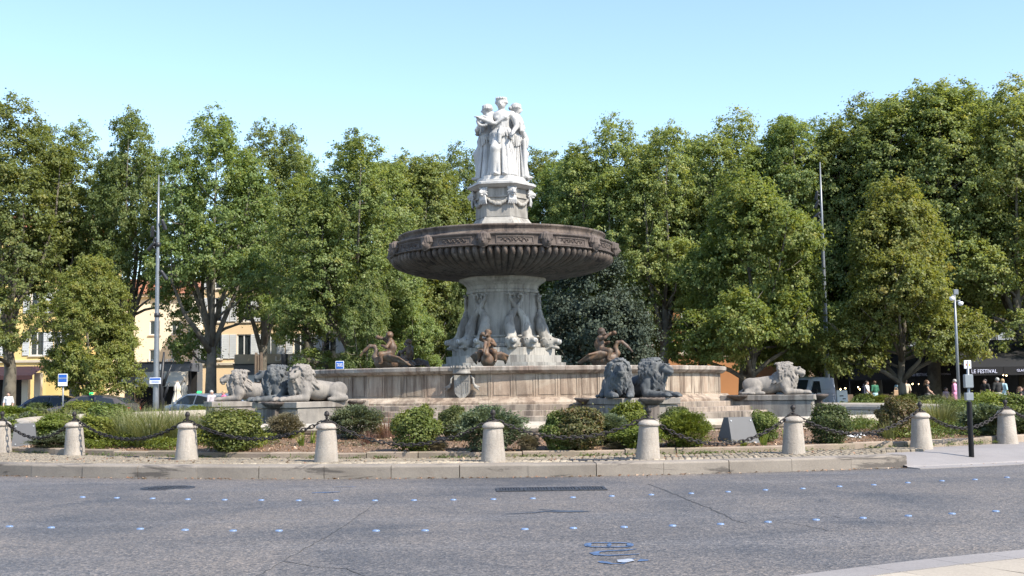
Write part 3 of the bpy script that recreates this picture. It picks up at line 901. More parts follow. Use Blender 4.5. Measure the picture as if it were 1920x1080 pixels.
# coat of arms on the basin wall
coa = MB()
def shield_poly(s):
    return [(x * .72, z * .80) for x, z in shield_poly0(s)]
def shield_poly0(s):
    side = [(.33 * (1 - t ** 2.4), -.22 - .40 * t) for t in (0, .2, .4, .6, .8, .92, 1.0)]
    pts = [(-.33, .30), (.33, .30)] + side + [(-x, z) for x, z in side[-2::-1]]
    return pts
def relief(mb, poly, d0, d1):
    n = len(poly)
    vs = [(x, -d0, z) for x, z in poly] + [(x * .97, -d1, z * .97) for x, z in poly]
    mb.add(vs, [tuple(range(n, 2 * n))] + [(k, (k + 1) % n, n + (k + 1) % n, n + k) for k in range(n)])
cz, cw = 1.70, R(-8.6)
hold = (7.70 * math.sin(cw), -7.70 * math.cos(cw), cz)
mb = MB(); relief(mb, shield_poly(1.0), -.08, .10)
for j in range(-3, 4): mb.box((j * .062, -.104, -.13), (.018, .02, .40 - abs(j) * .05))
mb.box((0, -.106, .08), (.45, .016, .018))
shield = mb.build('shield', M['pale_stone'], fountain, hold, cw)
mb = MB()
mb.lathe([(.24, .0), (.27, .02), (.27, .06), (.25, .08), (.28, .17), (.29, .19), (.24, .20)], 20, (0, .04, .26), a0=-PI * .55, a1=PI * .55)
for j in range(7):
    w = -1.3 + 2.6 * j / 6
    mb.box((.28 * math.sin(w), .04 - .28 * math.cos(w), .26 + .22), (.07, .06, .06), w)
mb.build('crown', M['pale_stone'], shield, (0, -.13, 0))
for s in (-1, 1):
    c = Clay()
    c.chain([(s * .25, 0, .22), (s * .33, -.04, .12), (s * .34, -.05, 0), (s * .40, -.03, -.12), (s * .50, -.02, -.22)], [.025, .035, .03, .045, .02], .015)
    c.limb((s * .40, -.03, -.10), (s * .55, -.01, -.13), .05, .015, .02)
    put('ribbon', c.mesh('ribbon', .025, M['pale_stone']), shield)

# ------------------------------------------------------------------ three women on top, back to back
def woman(name, yaw, pose, seed):
    rs = random.Random(seed)
    H = 2.86
    c = Clay()
    # hips, torso
    c.limb((0, 0, 1.42), (0, 0, 1.70), .27, .22, .1)
    c.limb((0, 0, 1.70), (0, -.01, 2.10), .20, .25, .1)
    c.ball((0, 0, 2.18), (.32, .19, .17), k=.08)
    for s in (-1, 1): c.ball((s * .12, -.17, 2.04), (.105, .10, .10), k=.04)
    c.limb((0, .01, 2.24), (0, -.02, 2.46), .105, .095, .06)
    head_clay(c, (0, -.03, 2.60), .40, yaw=pose.get('head', 0), hair=pose.get('hair', 'bun'))
    # skirt: a bell of hanging folds
    c.limb((0, 0, .26), (0, 0, 1.5), .26, .21, .1)
    for j in range(26):
        w = 2 * PI * j / 26 + rs.uniform(-.10, .10)
        kx, ky = .27, .21
        top = (kx * math.sin(w), -ky * math.cos(w), 1.45 + rs.uniform(-.1, .1))
        mid = (.36 * math.sin(w + .05), -.30 * math.cos(w + .05), .75)
        ft = (.44 * math.sin(w + rs.uniform(-.08, .12)), -.40 * math.cos(w), .03)
        r = rs.uniform(.026, .052)
        c.chain([top, mid, ft], [r * .8, r, r * 1.3], .006)
    # bent knee pushing the cloth forward
    kx = pose.get('knee', -.14)
    c.chain([(kx * .8, -.06, 1.40), (kx * 1.3, -.33, .95), (kx * 1.4, -.26, .12)], [.18, .14, .11], .07)
    # overfold round the hips and folds on the bodice
    for j in range(26):
        w = 2 * PI * j / 26 + rs.uniform(-.1, .1)
        c.chain([(.23 * math.sin(w), -.19 * math.cos(w), 1.72), (.34 * math.sin(w), -.29 * math.cos(w), 1.52), (.36 * math.sin(w + .1), -.31 * math.cos(w + .1), 1.27 + .13 * math.sin(w * 2 + seed))], [.026, .048, .03], .005)
    for j in range(9):
        x = -.26 + .52 * j / 8
        c.chain([(x, -.10 + .1 * abs(x), 2.27), (x * .72, -.235 + .25 * abs(x), 2.04), (x * .55 + .02, -.215 + .2 * abs(x), 1.74)], [.022, .03, .024], .012)
    c.chain([(.30, -.05, 2.26), (.12, -.25, 2.06), (-.18, -.24, 1.84), (-.26, -.1, 1.72)], [.05, .06, .06, .05], .02)
    c.chain([(-.02, -.30, 1.70), (-.04, -.37, 1.45), (-.06, -.36, 1.15)], [.05, .07, .05], .02)
    # feet
    for s in (-1, 1): c.ball((s * .14 + kx * .3, -.42, .05), (.07, .15, .06), k=.03)
    # arms
    for s in (-1, 1):
        sh, el, wr = [V3(*p) for p in pose['arm'][s]]
        c.chain([V3(s * .31, 0, 2.22), sh, el], [.115, .105, .085], .05)
        c.limb(el, wr, .085, .058, .03)
        d = (wr - el) / np.linalg.norm(wr - el)
        hand_clay(c, wr, d, .15)
        for j in range(3): c.limb(sh + V3(0, 0, .03 * j - .05), sh + V3(s * .08, -.02, -.22 - .05 * j), .05, .03, .02)
    if 'prop' in pose: pose['prop'](c, rs)
    return c.mesh(name, .0165, M['marble'])
def prop_wreath(c, rs):
    for j in range(14):
        w = 2 * PI * j / 14
        c.limb((-.56 + .16 * math.cos(w), -.30, 1.92 + .16 * math.sin(w)), (-.56 + .16 * math.cos(w + .45), -.30, 1.92 + .16 * math.sin(w + .45)), .05, .05, .015)
def prop_tablet(c, rs):
    c.box((-.42, -.28, 1.75), (.05, .26, .36), np.array(Matrix.Rotation(.2, 3, 'Y')), .02)
    c.chain([(-.40, -.2, 1.5), (-.42, -.16, .9), (-.40, -.1, .1)], [.12, .15, .13], .04)
def prop_scroll(c, rs):
    c.limb((-.38, -.24, .05), (-.36, -.22, 1.35), .085, .07, .02)
    c.chain([(.30, .1, 2.1), (.40, .16, 1.3), (.42, .2, .2)], [.09, .14, .13], .04)
poses = (
    ('statue', -.05, 'white marble woman in draped gown and crown facing the road', (.04, -.36),
     {'hair': 'crown', 'head': -.12, 'knee': -.15, 'prop': prop_wreath,
      'arm': {-1: [(-.40, -.06, 2.14), (-.30, -.30, 1.86), (-.66, -.34, 2.02)], 1: [(.42, -.04, 2.02), (.47, -.10, 1.76), (.36, -.34, 1.50)]}}),
    ('statue', 1.75, 'white marble woman turned to the right, one arm lowered towards the crowned one', (.55, .14),
     {'hair': 'bun', 'head': .1, 'knee': .14, 'prop': prop_scroll,
      'arm': {-1: [(-.38, -.06, 2.0), (-.40, -.14, 1.70), (-.30, -.24, 1.46)], 1: [(.38, .02, 2.02), (.38, -.10, 1.74), (.18, -.27, 1.62)]}}),
    ('statue', -2.0, 'white marble woman turned to the left holding a tablet', (-.47, .24),
     {'hair': 'wild', 'head': .25, 'knee': .12, 'prop': prop_tablet,
      'arm': {-1: [(-.40, -.05, 2.05), (-.46, -.18, 1.75), (-.36, -.40, 1.62)], 1: [(.41, -.02, 2.02), (.43, -.2, 1.78), (.10, -.36, 1.72)]}}),
)
for i, (nm, yaw, lab, (dx, dy), pose) in enumerate(poses):
    o = put(nm, woman(nm, yaw, pose, 20 + i), None, (FX + dx, FY + dy, 9.11), yaw, scale=(1.17, 1.10, 1.03) if i == 0 else (1.06, 1.06, 1.0))
    tag(o, lab, 'statue', 'marble women on top of the fountain')

# ------------------------------------------------------------------ bronze swans with children, inside the upper basin
def swan_parts():
    c = Clay()      # faces +X, z = 0 at the foot
    c.ball((0, 0, .30), (.42, .27, .25), np.array(Matrix.Rotation(-.15, 3, 'Y')), k=.05)
    c.ball((.30, 0, .30), (.22, .20, .22), k=.06)
    c.chain([(.38, 0, .34), (.50, 0, .48), (.44, 0, .68), (.50, 0, .84), (.66, 0, .86), (.80, 0, .74)], [.13, .10, .075, .065, .06, .06], .03)
    c.ball((.84, 0, .70), (.085, .06, .06), np.array(Matrix.Rotation(.75, 3, 'Y')), k=.02)
    c.limb((.88, 0, .67), (1.02, 0, .52), .04, .018, .015)
    c.limb((.91, 0, .62), (.98, 0, .50), .025, .012, .01)
    for s in (-1, 1):
        for j in range(9):
            t = j / 8
            c.chain([(.22 - .25 * t, s * (.22 + .05 * t), .46 - .10 * t), (-.05 - .35 * t, s * (.42 + .10 * t), .52 - .20 * t), (-.42 - .36 * t, s * (.50 + .14 * (1 - t)), .44 - .26 * t)], [.06, .06, .03], .018)
    for j in range(5): c.limb((-.3, (j - 2) * .06, .28), (-.62, (j - 2) * .11, .30), .06, .025, .015)
    for s in (-1, 1):
        c.limb((.0, s * .10, .12), (.05, s * .12, -.10), .06, .05, .03)
        for j in (-1, 0, 1): c.limb((.05, s * .12, -.1), (.18, s * .12 + j * .06, -.13), .035, .02, .01)
    swan = c.mesh('swan', .022, M['bronze'])
    c = Clay()      # chubby child astride
    c.chain([(-.05, 0, .62), (-.10, 0, .80), (-.06, 0, .98)], [.145, .15, .12], .06)
    i0 = len(c.p)
    head_clay(c, (0, 0, 0), .27, hair='wild')
    c.xform(i0, Matrix.Translation((.0, 0, 1.20)) @ Matrix.Rotation(PI / 2 - .2, 4, 'Z'))
    c.limb((-.05, 0, 1.0), (-.02, 0, 1.12), .07, .07, .03)
    for s in (-1, 1):
        c.chain([(.0, s * .10, .60), (.26, s * .24, .56), (.20, s * .28, .30)], [.11, .095, .06], .04)
        c.ball((.25, s * .28, .25), (.09, .045, .045), k=.02)
    c.chain([(-.04, .14, .96), (.06, .24, .80), (.22, .14, .86)], [.065, .06, .05], .03); hand_clay(c, (.22, .14, .86), (1, -.5, .2), .08)
    c.chain([(-.04, -.14, .96), (.10, -.24, 1.0), (.28, -.20, 1.14)], [.065, .058, .045], .03); hand_clay(c, (.28, -.2, 1.14), (.6, .1, .7), .08)
    c.chain([(.10, -.02, 1.14), (.26, -.08, 1.10), (.42, -.12, 1.16)], [.022, .035, .075], .015)
    child = c.mesh('child_figure', .02, M['bronze'])
    return swan, child
sw_me, ch_me = swan_parts()
swan_spec = [  # angle on the ring, heading offset, label
    (-63, -30, 1.06, 'bronze child with raised horn riding a swan, at the left of the pedestal'),
    (-6, 0, 1.0, 'bronze swan and child before the pedestal, facing the road'),
    (50, 33, 1.06, 'bronze child seated on an ochre stained swan, right of the pedestal'),
    (-124, -20, 1.0, 'dark bronze swan and rider at the far side of the basin'),
]
for ph, dh, s, lab in swan_spec:
    w = R(ph)
    o = thing('swan_sculpture', lab, 'sculpture', fpos(w, 4.35, 2.17), w - PI / 2 + R(dh), 'bronze swans ridden by children in the basin')
    o.scale = (s * .95,) * 3
    put('swan', sw_me, o); put('child_figure', ch_me, o)
    mb = MB(); mb.lathe([(.30, -.35), (.30, -.12), (.2, -.10), (.01, -.1)], 12); mb.build('foot', M['bronze'], o)

# ------------------------------------------------------------------ lions on their plinths
lion_me = {}
for key, yaw in (('straight', 0.0), ('left', R(32)), ('right', R(-28)), ('far_left', R(10))):
    lion_me[key] = lion_clay(yaw, 11).mesh('lion', .0225, M['lion_tan'], rough=.004, zmin=.0)
def shell_bowl(parent, loc, rz, s=1.0, mat=None):
    mb = MB()
    n, m = 14, 6
    vs, fs = [], []
    for k in range(n + 1):
        w = -PI / 2 + PI * k / n
        for j in range(m + 1):
            t = j / m
            rr = t * .44 * (1 + .05 * (k % 2))
            vs.append((rr * math.sin(w), -rr * math.cos(w) * .85, -.20 + .20 * t ** 2.2 + (.012 * (k % 2))))
    for k in range(n):
        for j in range(m): fs.append((k * (m + 1) + j, k * (m + 1) + j + 1, (k + 1) * (m + 1) + j + 1, (k + 1) * (m + 1) + j))
    N = len(vs)
    vs2 = [(x * .9, y * .9, z + .045) for x, y, z in vs]
    fs2 = [tuple(i + N for i in f[::-1]) for f in fs]
    rim = [(k * (m + 1) + m, (k + 1) * (m + 1) + m, N + (k + 1) * (m + 1) + m, N + k * (m + 1) + m) for k in range(n)]
    mb.add(vs + vs2, fs + fs2 + rim, True)
    o = mb.build('shell_bowl', mat or M['bowl_stone'], parent, loc, rz, fix=True)
    o.scale = (s, s, s)
    return o
plinth_spec = [  # angle, radius of the front face, width, length, label, front shell
    (21.5, 11.1, 1.78, 2.9, 'stone plinth with shell spout under the two grey lions', 1),
    (66, 11.0, 1.78, 2.9, 'pale stone plinth under the lone lion facing the café side', 1),
    (-35, 11.1, 1.78, 2.9, 'tan stone plinth whose right face is sunlit, under two close lions', 1),
    (-68, 10.3, 1.9, 2.5, 'stone plinth half hidden by tall grass, under the pale lion', 0),
]
for ph, rf, w, L, lab, sh in plinth_spec:
    th = R(ph)
    p = thing('lion_plinth', lab, 'plinth', fpos(th, rf, 0), th, 'plinths that carry the lions')
    mb = MB(); mb.box((0, L / 2 + .04, .62), (w - .08, L, .84), bev=.012); mb.build('body', M['plinth_stone'], p)
    for (xx, ww) in ((-w * .25, w * .5 - .006), (w * .25, w * .5 - .006)):
        mb = MB(); mb.box((xx, L / 2, 1.135), (ww, L + .08, .17), bev=.015); mb.build('cap_stone', M['plinth_stone'], p)
    for s in (-1, 1): MB().box((s * w * .36, .045, .62), (w * .18, .05, .8), bev=.008).build('pilaster', M['plinth_stone'], p)
    if sh:
        mb = MB(); mb.box((0, -.06, .68), (.34, .2, .7), bev=.02); mb.build('spout_block', M['bowl_stone'], p)
        shell_bowl(p, (0, -.02, 1.19), 0, .9)
    for s in (-1, 1):
        q = shell_bowl(p, (s * w / 2, L - .55, 1.20), s * PI / 2, .75)
TOPZ = 1.22
lion_spec = [  # angle, radius, sideways, heading (from front to the right), mesh, scale, mat, label
    (21.5, 10.10, -.50, 2, 'straight', .92, 'lion_grey', 'dark grey stone lion staring straight towards the road'),
    (21.5, 10.0, .36, 40, 'far_left', .93, 'lion_grey', 'dark grey stone lion in profile, right neighbour of the staring lion'),
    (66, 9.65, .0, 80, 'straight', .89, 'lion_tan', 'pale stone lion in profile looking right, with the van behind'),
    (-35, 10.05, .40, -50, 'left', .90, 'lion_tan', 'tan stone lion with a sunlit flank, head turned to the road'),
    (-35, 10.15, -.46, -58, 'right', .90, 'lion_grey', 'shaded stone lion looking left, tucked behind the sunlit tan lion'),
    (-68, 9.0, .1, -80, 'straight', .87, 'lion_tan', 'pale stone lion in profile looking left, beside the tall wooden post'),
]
for ph, r, side, head, key, s, mt, lab in lion_spec:
    th = R(ph)
    q = fpos(th, r, TOPZ) + Vector((math.cos(th), math.sin(th), 0)) * side
    o = put('lion', lion_me[key], None, q, R(head) - PI / 2, scale=s, mat=M[mt])
    tag(o, lab, 'lion statue', 'stone lions round the fountain')
# ------------------------------------------------------------------ ground, road, pavement, planting bed
rnd = random.Random(21)
def disc(name, r, z, mat, n=96, c=(FX, FY)):
    mb = MB(); mb.lathe([(0.01, 0), (r * .3, 0), (r, 0)], n, (c[0], c[1], z))
    o = mb.build(name, mat); return tag(o, kind='structure')
def annulus(name, prof, mat, n=160, a0=0.0, a1=2 * PI, smooth=True):
    mb = MB(); mb.lathe(prof, n, (FX, FY, 0), smooth=smooth, a0=a0, a1=a1)
    return tag(mb.build(name, mat), kind='structure')
mb = MB(); mb.add([(-900, -300, -.03), (900, -300, -.03), (900, 1500, -.03), (-900, 1500, -.03)], [(0, 1, 2, 3)])
ground = tag(mb.build('ground', M['paving']), kind='structure')
road = annulus('road', [(21.7, 0), (30, 0), (36.0, 0), (52, -.004)], M['road'])
pave_far = None
A_END = R(19.6)         # where the raised kerb ends
# pavement under the cobbles, then the dropped crossing on the right
pavement = annulus('pavement', [(18.3, .205), (21.9, .205)], M['paving'], a0=-PI, a1=A_END)
crossing = annulus('crossing', [(18.7, .195), (20.8, .190), (21.3, .165), (22.40, .035), (22.45, .0)], M['paving'], n=90, a0=A_END - .004, a1=R(100), smooth=False)
# kerb
kerb = tag(thing('kerb', None, None, (FX, FY, 0)), kind='structure')
def sweep_piece(name, prof, a, mat, seg=4, gap=.0):
    mb = MB(); mb.sweep(prof, -a / 2 + gap, a / 2 - gap, seg); return mb.mesh(name, mat)
ka = R(3.02)
kp = [(21.84, -.1), (22.30, -.1), (22.30, .19), (22.29, .21), (22.265, .222), (21.84, .226)]
kerb_me = sweep_piece('kerb_stone', kp, ka, M['kerb'], 4, .00022)
for k in range(0, 34):
    w = A_END - ka / 2 - k * ka
    put('kerb_stone', kerb_me, kerb, (rnd.uniform(-.006, .006), rnd.uniform(-.006, .006), rnd.uniform(-.004, .004)), w)
# gutter strip on the crossing
gut = sweep_piece('gutter_stone', [(22.44, -.05), (22.80, -.05), (22.80, .012), (22.44, .02)], R(3), M['paving'], 4, .0002)
for k in range(22): put('gutter_stone', gut, kerb, (0, 0, rnd.uniform(-.002, .002)), A_END + R(1.2) + k * R(3))
# low edging that holds the bed
def edge_in(w): return 2.25 * max(0, -w - .15) if w < 0 else .95 * max(0, w - .2)
def edge_r(w): return 20.1 - min(1.6, edge_in(w))
edge_root = tag(thing('edging', None, None, (FX, FY, 0)), kind='structure')
em = sweep_piece('edging_stone', [(20.02, .1), (20.20, .1), (20.20, .325), (20.18, .345), (20.04, .345), (20.02, .33)], R(2.8), M['edging'], 3, .0003)
for k in range(-22, 24): d_ = min(1.6, edge_in(k * R(2.8))); put('edging_stone', em, edge_root, (-d_ * math.sin(k * R(2.8)) + rnd.uniform(-.01, .01), d_ * math.cos(k * R(2.8)) + rnd.uniform(-.012, .012), rnd.uniform(-.02, .012)), k * R(2.8))
# planting bed
def bed_z(r, w=0.0):
    t = min(1, max(0, (r - 16.3) / (edge_r(w) - 16.3)))
    return .53 - .22 * t + .03 * math.sin(r * 2.1 + w * 9) * math.sin(w * 23)
mb = MB()
vs, fs = [], []
NA, NR = 260, 14
for i in range(NR + 1):
    for k in range(NA):
        w = ((2 * PI * k / NA + PI) % (2 * PI)) - PI
        r = 16.3 + (edge_r(w) - 16.3) * i / NR
        vs.append((r * math.sin(w), -r * math.cos(w), bed_z(r, w) + (rnd.uniform(-.015, .015))))
for i in range(NR):
    for k in range(NA):
        fs.append((i * NA + k, i * NA + (k + 1) % NA, (i + 1) * NA + (k + 1) % NA, (i + 1) * NA + k))
mb.add(vs, fs, True)
bed = tag(mb.build('planting_bed', M['soil'], None, (FX, FY, 0)), kind='structure')

# cobbles between kerb and edging
def cobble_mesh(i):
    rs = random.Random(i)
    mb = MB()
    a, b = .052, .047
    lo = [(a * sx * rs.uniform(.9, 1.05), b * sy * rs.uniform(.9, 1.05)) for sx, sy in ((-1, -.8), (.1, -1), (1, -.75), (1, .75), (-.1, 1), (-1, .75))]
    n = len(lo)
    vs = [(x, y, -.03) for x, y in lo] + [(x, y, .012) for x, y in lo] + [(x * .72, y * .72, .024 + rs.uniform(0, .006)) for x, y in lo]
    fs = [(k, (k + 1) % n, n + (k + 1) % n, n + k) for k in range(n)] + [(n + k, n + (k + 1) % n, 2 * n + (k + 1) % n, 2 * n + k) for k in range(n)] + [tuple(range(2 * n, 3 * n))]
    mb.add(vs, fs)
    return mb.mesh('cobble', M['cobble'])
cob = [cobble_mesh(i) for i in range(5)]
spots = []
for row in range(26):
    r = 21.77 - .112 * row
    n = int(R(66) * r / .118)
    for k in range(n):
        w = R(-42) + R(66) * (k + .5 * (row % 2)) / n + rnd.uniform(-.0006, .0006)
        if r < edge_r(w) + .16 or (w > A_END and r > 20.9): continue
        spots.append((r + rnd.uniform(-.01, .01), w))
spots.sort(key=lambda q: 43 - q[0] * math.cos(q[1]))
for r, w in spots[:300]:
    put('cobble', cob[rnd.randrange(5)], pavement, (FX + r * math.sin(w), FY - r * math.cos(w), .208 + rnd.uniform(-.008, .006)), w + rnd.uniform(-.1, .1))
mb = MB()
raw = []
for m_ in cob:
    raw.append(([v.co.copy() for v in m_.vertices], [tuple(p.vertices) for p in m_.polygons]))
for r, w in spots[300:]:
    vs, fs = raw[rnd.randrange(5)]
    Mx = Matrix.Translation((FX + r * math.sin(w), FY - r * math.cos(w), .208 + rnd.uniform(-.008, .006))) @ Matrix.Rotation(w + rnd.uniform(-.1, .1), 4, 'Z')
    mb.add([Mx @ v for v in vs], fs)
tag(mb.build('cobble_field', M['cobble'], pavement, fix=False), kind='stuff')

# the near pavement corner, bottom right
k0 = [at_z(x, y, .15) for x, y in ((1300, 1106), (1480, 1079), (1620, 1061), (1740, 1047), (1840, 1037), (1935, 1028), (2060, 1018))]
near = tag(thing('near_pavement', None, None, (0, 0, 0)), kind='structure')
inner = []
for i, p in enumerate(k0):
    t = (k0[min(i + 1, len(k0) - 1)] - k0[max(i - 1, 0)]).normalized()
    inner.append(p + Vector((t.y, -t.x, 0)) * .34)
for i in range(len(k0) - 1):
    a, b, c, d = k0[i], k0[i + 1], inner[i + 1], inner[i]
    e = (b - a).normalized() * .003
    a, b, c, d = a + e, b - e, c - e, d + e
    mb = MB()
    ch = Vector((-(b - a).normalized().y, (b - a).normalized().x, 0)) * -.015
    low = [Vector((q.x, q.y, -.05)) for q in (a, b, c, d)]
    vs = low + [Vector((q.x, q.y, .135)) for q in (a, b, c, d)] + [a + ch, b + ch, c, d]
    fs = [(0, 1, 5, 4), (1, 2, 6, 5), (2, 3, 7, 6), (3, 0, 4, 7), (4, 5, 9, 8), (5, 6, 10, 9), (6, 7, 11, 10), (7, 4, 8, 11), (8, 9, 10, 11)]
    mb.add(vs, fs)
    mb.build('kerb_stone', M['paving'], near)
for i in range(len(k0) - 1):
    for j in range(3):
        n0 = Vector((inner[i].x, inner[i].y, .15)); n1 = Vector((inner[i + 1].x, inner[i + 1].y, .15))
        t = (n1 - n0).normalized(); nn = Vector((t.y, -t.x, 0))
        a, b = n0 + nn * (.02 + j * .62) + t * .006, n1 + nn * (.02 + j * .62) - t * .006
        c, d = b + nn * .60, a + nn * .60
        mb = MB()
        q = [a, b, c, d]
        mb.add([Vector((p.x, p.y, -.05)) for p in q] + [Vector((p.x, p.y, .148 + .003 * (j % 2))) for p in q], [(0, 1, 5, 4), (1, 2, 6, 5), (2, 3, 7, 6), (3, 0, 4, 7), (4, 5, 6, 7)])
        mb.build('paving_slab', M['paving_warm'], near)
mb = MB()
outline = [Vector((p.x, p.y, .12)) for p in k0] + [Vector((14, -4, .12)), Vector((.5, -4, .12))]
cen = [p.copy() for p in inner]
poly = [Vector((p.x, p.y, .128)) for p in inner] + [Vector((14, -6, .128)), Vector((-3, -6, .128))]
mb.add(poly, [tuple(range(len(poly)))])
mb.build('joint_bed', M['paving_warm'], near)

# road furniture -------------------------------------------------------
def studme():
    mb = MB(); mb.lathe([(.006, .012), (.024, .011), (.038, .007), (.042, .002), (.042, -.02)], 14); return mb.mesh('road_stud', M['stud'])
st = studme()
row1 = [(155, 932), (219, 933.5), (286, 934.5), (352, 936), (421, 937), (490, 937.6), (560, 938.3), (630, 938.5), (703, 938.3), (776, 937.8), (850, 937), (925, 936), (999, 934.5), (1074, 932.5), (1147, 930), (1221, 927.5), (1296, 925), (1365, 922), (1435, 918.5), (1505, 916), (1574, 912), (1638, 909), (1702, 905), (1766, 901.5), (1828, 899), (1888, 895)]
row2 = [(18, 987), (96, 989), (263, 991.5), (347, 993.5), (437, 995), (523, 995), (705, 995), (797, 994.5), (984, 992), (1075, 990), (1170, 988), (1261, 985.5), (1351, 982.5), (1440, 978.5), (1530, 974.5), (1618, 971), (1703, 967), (1785, 963), (1867, 958.5)]
ORD = 'first second third fourth fifth sixth seventh eighth ninth tenth eleventh twelfth thirteenth fourteenth'.split()
for row, lab in ((row1, ' in the row nearer the drain grates'), (row2, ' in the row farther from the kerb')):
    for k, (px, py) in enumerate(row):
        p = at_z(px, py, .005)
        n = len(row)
        pos = 'leftmost' if k == 0 else 'rightmost' if k == n - 1 else (ORD[k] + ' from the left' if k < n / 2 else ORD[n - 1 - k] + ' from the right')
        tag(put('road_stud', st, None, p, 0), 'pale blue road stud, ' + pos + lab, 'road stud', 'road studs' + lab)
# drain grates: four dark gratings in a row
ga, gb = at_z(930, 919.5, 0), at_z(1136, 916.5, 0)
gt = (gb - ga).normalized(); gr = math.atan2(gt.y, gt.x)
labs = ['leftmost iron drain grate of the long row in the road', 'second iron drain grate from the left in the row', 'third iron drain grate from the left in the row', 'rightmost iron drain grate of the row in the road']
for k in range(4):
    p = ga.lerp(gb, (k + .5) / 4)
    g = thing('drain_grate', labs[k], 'drain', (p.x, p.y, .004), gr, 'drain grates by the kerb')
    L = (gb - ga).length / 4
    mb = MB()
    for s in (-1, 1):
        mb.box((0, s * .26, .006), (L - .01, .05, .016)); mb.box((s * (L / 2 - .03), 0, .006), (.05, .468, .016))
    mb.build('frame', M['grate'], g)
    for j in range(7):
        mb = MB(); mb.box(((j - 3) * (L - .12) / 7, 0, .003), (.03, .466, .012)); mb.build('bar', M['grate'], g)
    mb = MB(); mb.box((0, 0, -.012), (L - .02, .5, .012)); mb.build('pit', M['black_paint'], g)
p = at_z(315, 915.5, 0)
mh = thing('manhole_cover', 'round dark manhole cover in the road before the kerb', 'manhole', (p.x, p.y, .002))
mb = MB(); mb.lathe([(.36, .0), (.36, .010), (.42, .010), (.42, -.01)], 28); mb.build('rim', M['grate'], mh)
mb = MB(); mb.lathe([(.01, .008), (.35, .008), (.35, -.01)], 28)
for a in range(5):
    for b in range(5):
        x, y = (a - 2) * .12, (b - 2) * .12
        if x * x + y * y < .09: mb.box((x, y, .010), (.07, .07, .012))
mb.build('lid', M['grate'], mh)
for (px, py, w, d, lab) in ((1124, 862, 1.05, .26, 'flat dark metal plate set among the cobbles beside a bollard'), (474, 857, .5, .2, 'small dark plate in the cobbles left of a bollard'), (247, 857, .3, .12, 'tiny dark plate among cobbles between two bollards')):
    p = at_z(px, py, .235)
    o = thing('cover_plate', lab, 'cover', (p.x, p.y, .236), math.atan2(p.x - FX, FY - p.y))
    mb = MB(); mb.box((0, 0, 0), (w, d, .02), bev=.004); mb.build('plate', M['grate'], o)
    mb = MB(); mb.box((w * .36, 0, .011), (.04, .12, .012)); mb.build('handle', M['iron'], o)
# sprayed blue marks: ribbons of paint lying on the asphalt
M['spray'] = plain('blue spray paint', (.06, .105, .20), .75, 0, .45, 10)
M['spray_white'] = plain('white spray paint', (.30, .33, .38), .75, 0, .25, 14)
M['smear'] = plain('dark smear', (.05, .062, .085), .6, 0, .3, 8)
M['crack'] = plain('crack filler', (.045, .044, .044), .8, 0, .3, 12)
def ribbon(name, pix, wid, mat, lab=None, z=.006, parent=road, closed=False):
    pts = [at_z(x, y, z) for x, y in pix]
    n = len(pts)
    wid = wid if hasattr(wid, '__len__') else [wid] * n
    vs, fs = [], []
    for i, p in enumerate(pts):
        t = (pts[(i + 1) % n if closed else min(i + 1, n - 1)] - pts[(i - 1) % n if closed else max(i - 1, 0)]).normalized()
        s = Vector((-t.y, t.x, 0)) * wid[i] / 2
        vs += [p + s, p - s]
    for i in range(n if closed else n - 1):
        j = (i + 1) % n
        fs.append((2 * i, 2 * i + 1, 2 * j + 1, 2 * j))
    mb = MB(); mb.add(vs, fs)
    return mb.build(name, mat, parent)
def zp(x, y): return (1080 + x / 12.0, 990 + y / 12.0)
def loop(cx, cy, rx, ry, n=20, sk=0):
    return [zp(cx + rx * math.copysign(abs(math.cos(2 * PI * k / n)) ** .5, math.cos(2 * PI * k / n)) + sk * math.sin(2 * PI * k / n), cy + ry * math.copysign(abs(math.sin(2 * PI * k / n)) ** .6, math.sin(2 * PI * k / n))) for k in range(n)]
ribbon('spray_mark', loop(740, 375, 500, 48), .05, M['spray'], closed=True)
for x in (300, 750, 1190): ribbon('spray_mark', [zp(x - 50, 372), zp(x, 372), zp(x + 50, 372)], [.1, .22, .1], M['spray'], z=.009)
ribbon('spray_mark', [zp(1360, 470), zp(1100, 495), zp(800, 505), zp(520, 525), zp(400, 560), zp(480, 600), zp(720, 612), zp(1100, 600), zp(1430, 580)], [.02, .05, .05, .05, .09, .07, .05, .04, .03], M['spray'])
ribbon('spray_mark', [zp(540, 745), zp(640, 770), zp(820, 800), zp(1050, 795), zp(1150, 745), zp(1200, 700), zp(1330, 680)], [.05, .09, .04, .04, .06, .05, .02], M['spray'])
ribbon('spray_mark', [zp(1040, 765), zp(1120, 722), zp(1230, 690)], [.08, .16, .03], M['spray_white'], z=.009)
ribbon('spray_mark', [zp(1400, 745), zp(1540, 712), zp(1640, 722)], [.02, .12, .03], M['spray'])
ribbon('spray_mark', [(585, 924), (610, 923), (638, 922)], [.06, .1, .06], M['spray'])
ribbon('spray_mark', [(624, 913), (668, 912)], [.03, .04], M['spray'])
ribbon('smear', [(950, 963), (1000, 961), (1020, 958.5), (1055, 958.5), (1090, 958.5), (1106, 959)], [.02, .05, .10, .20, .16, .01], M['smear'])
ribbon('smear', [(1010, 954.5), (1050, 957)], [.03, .05], M['smear'])
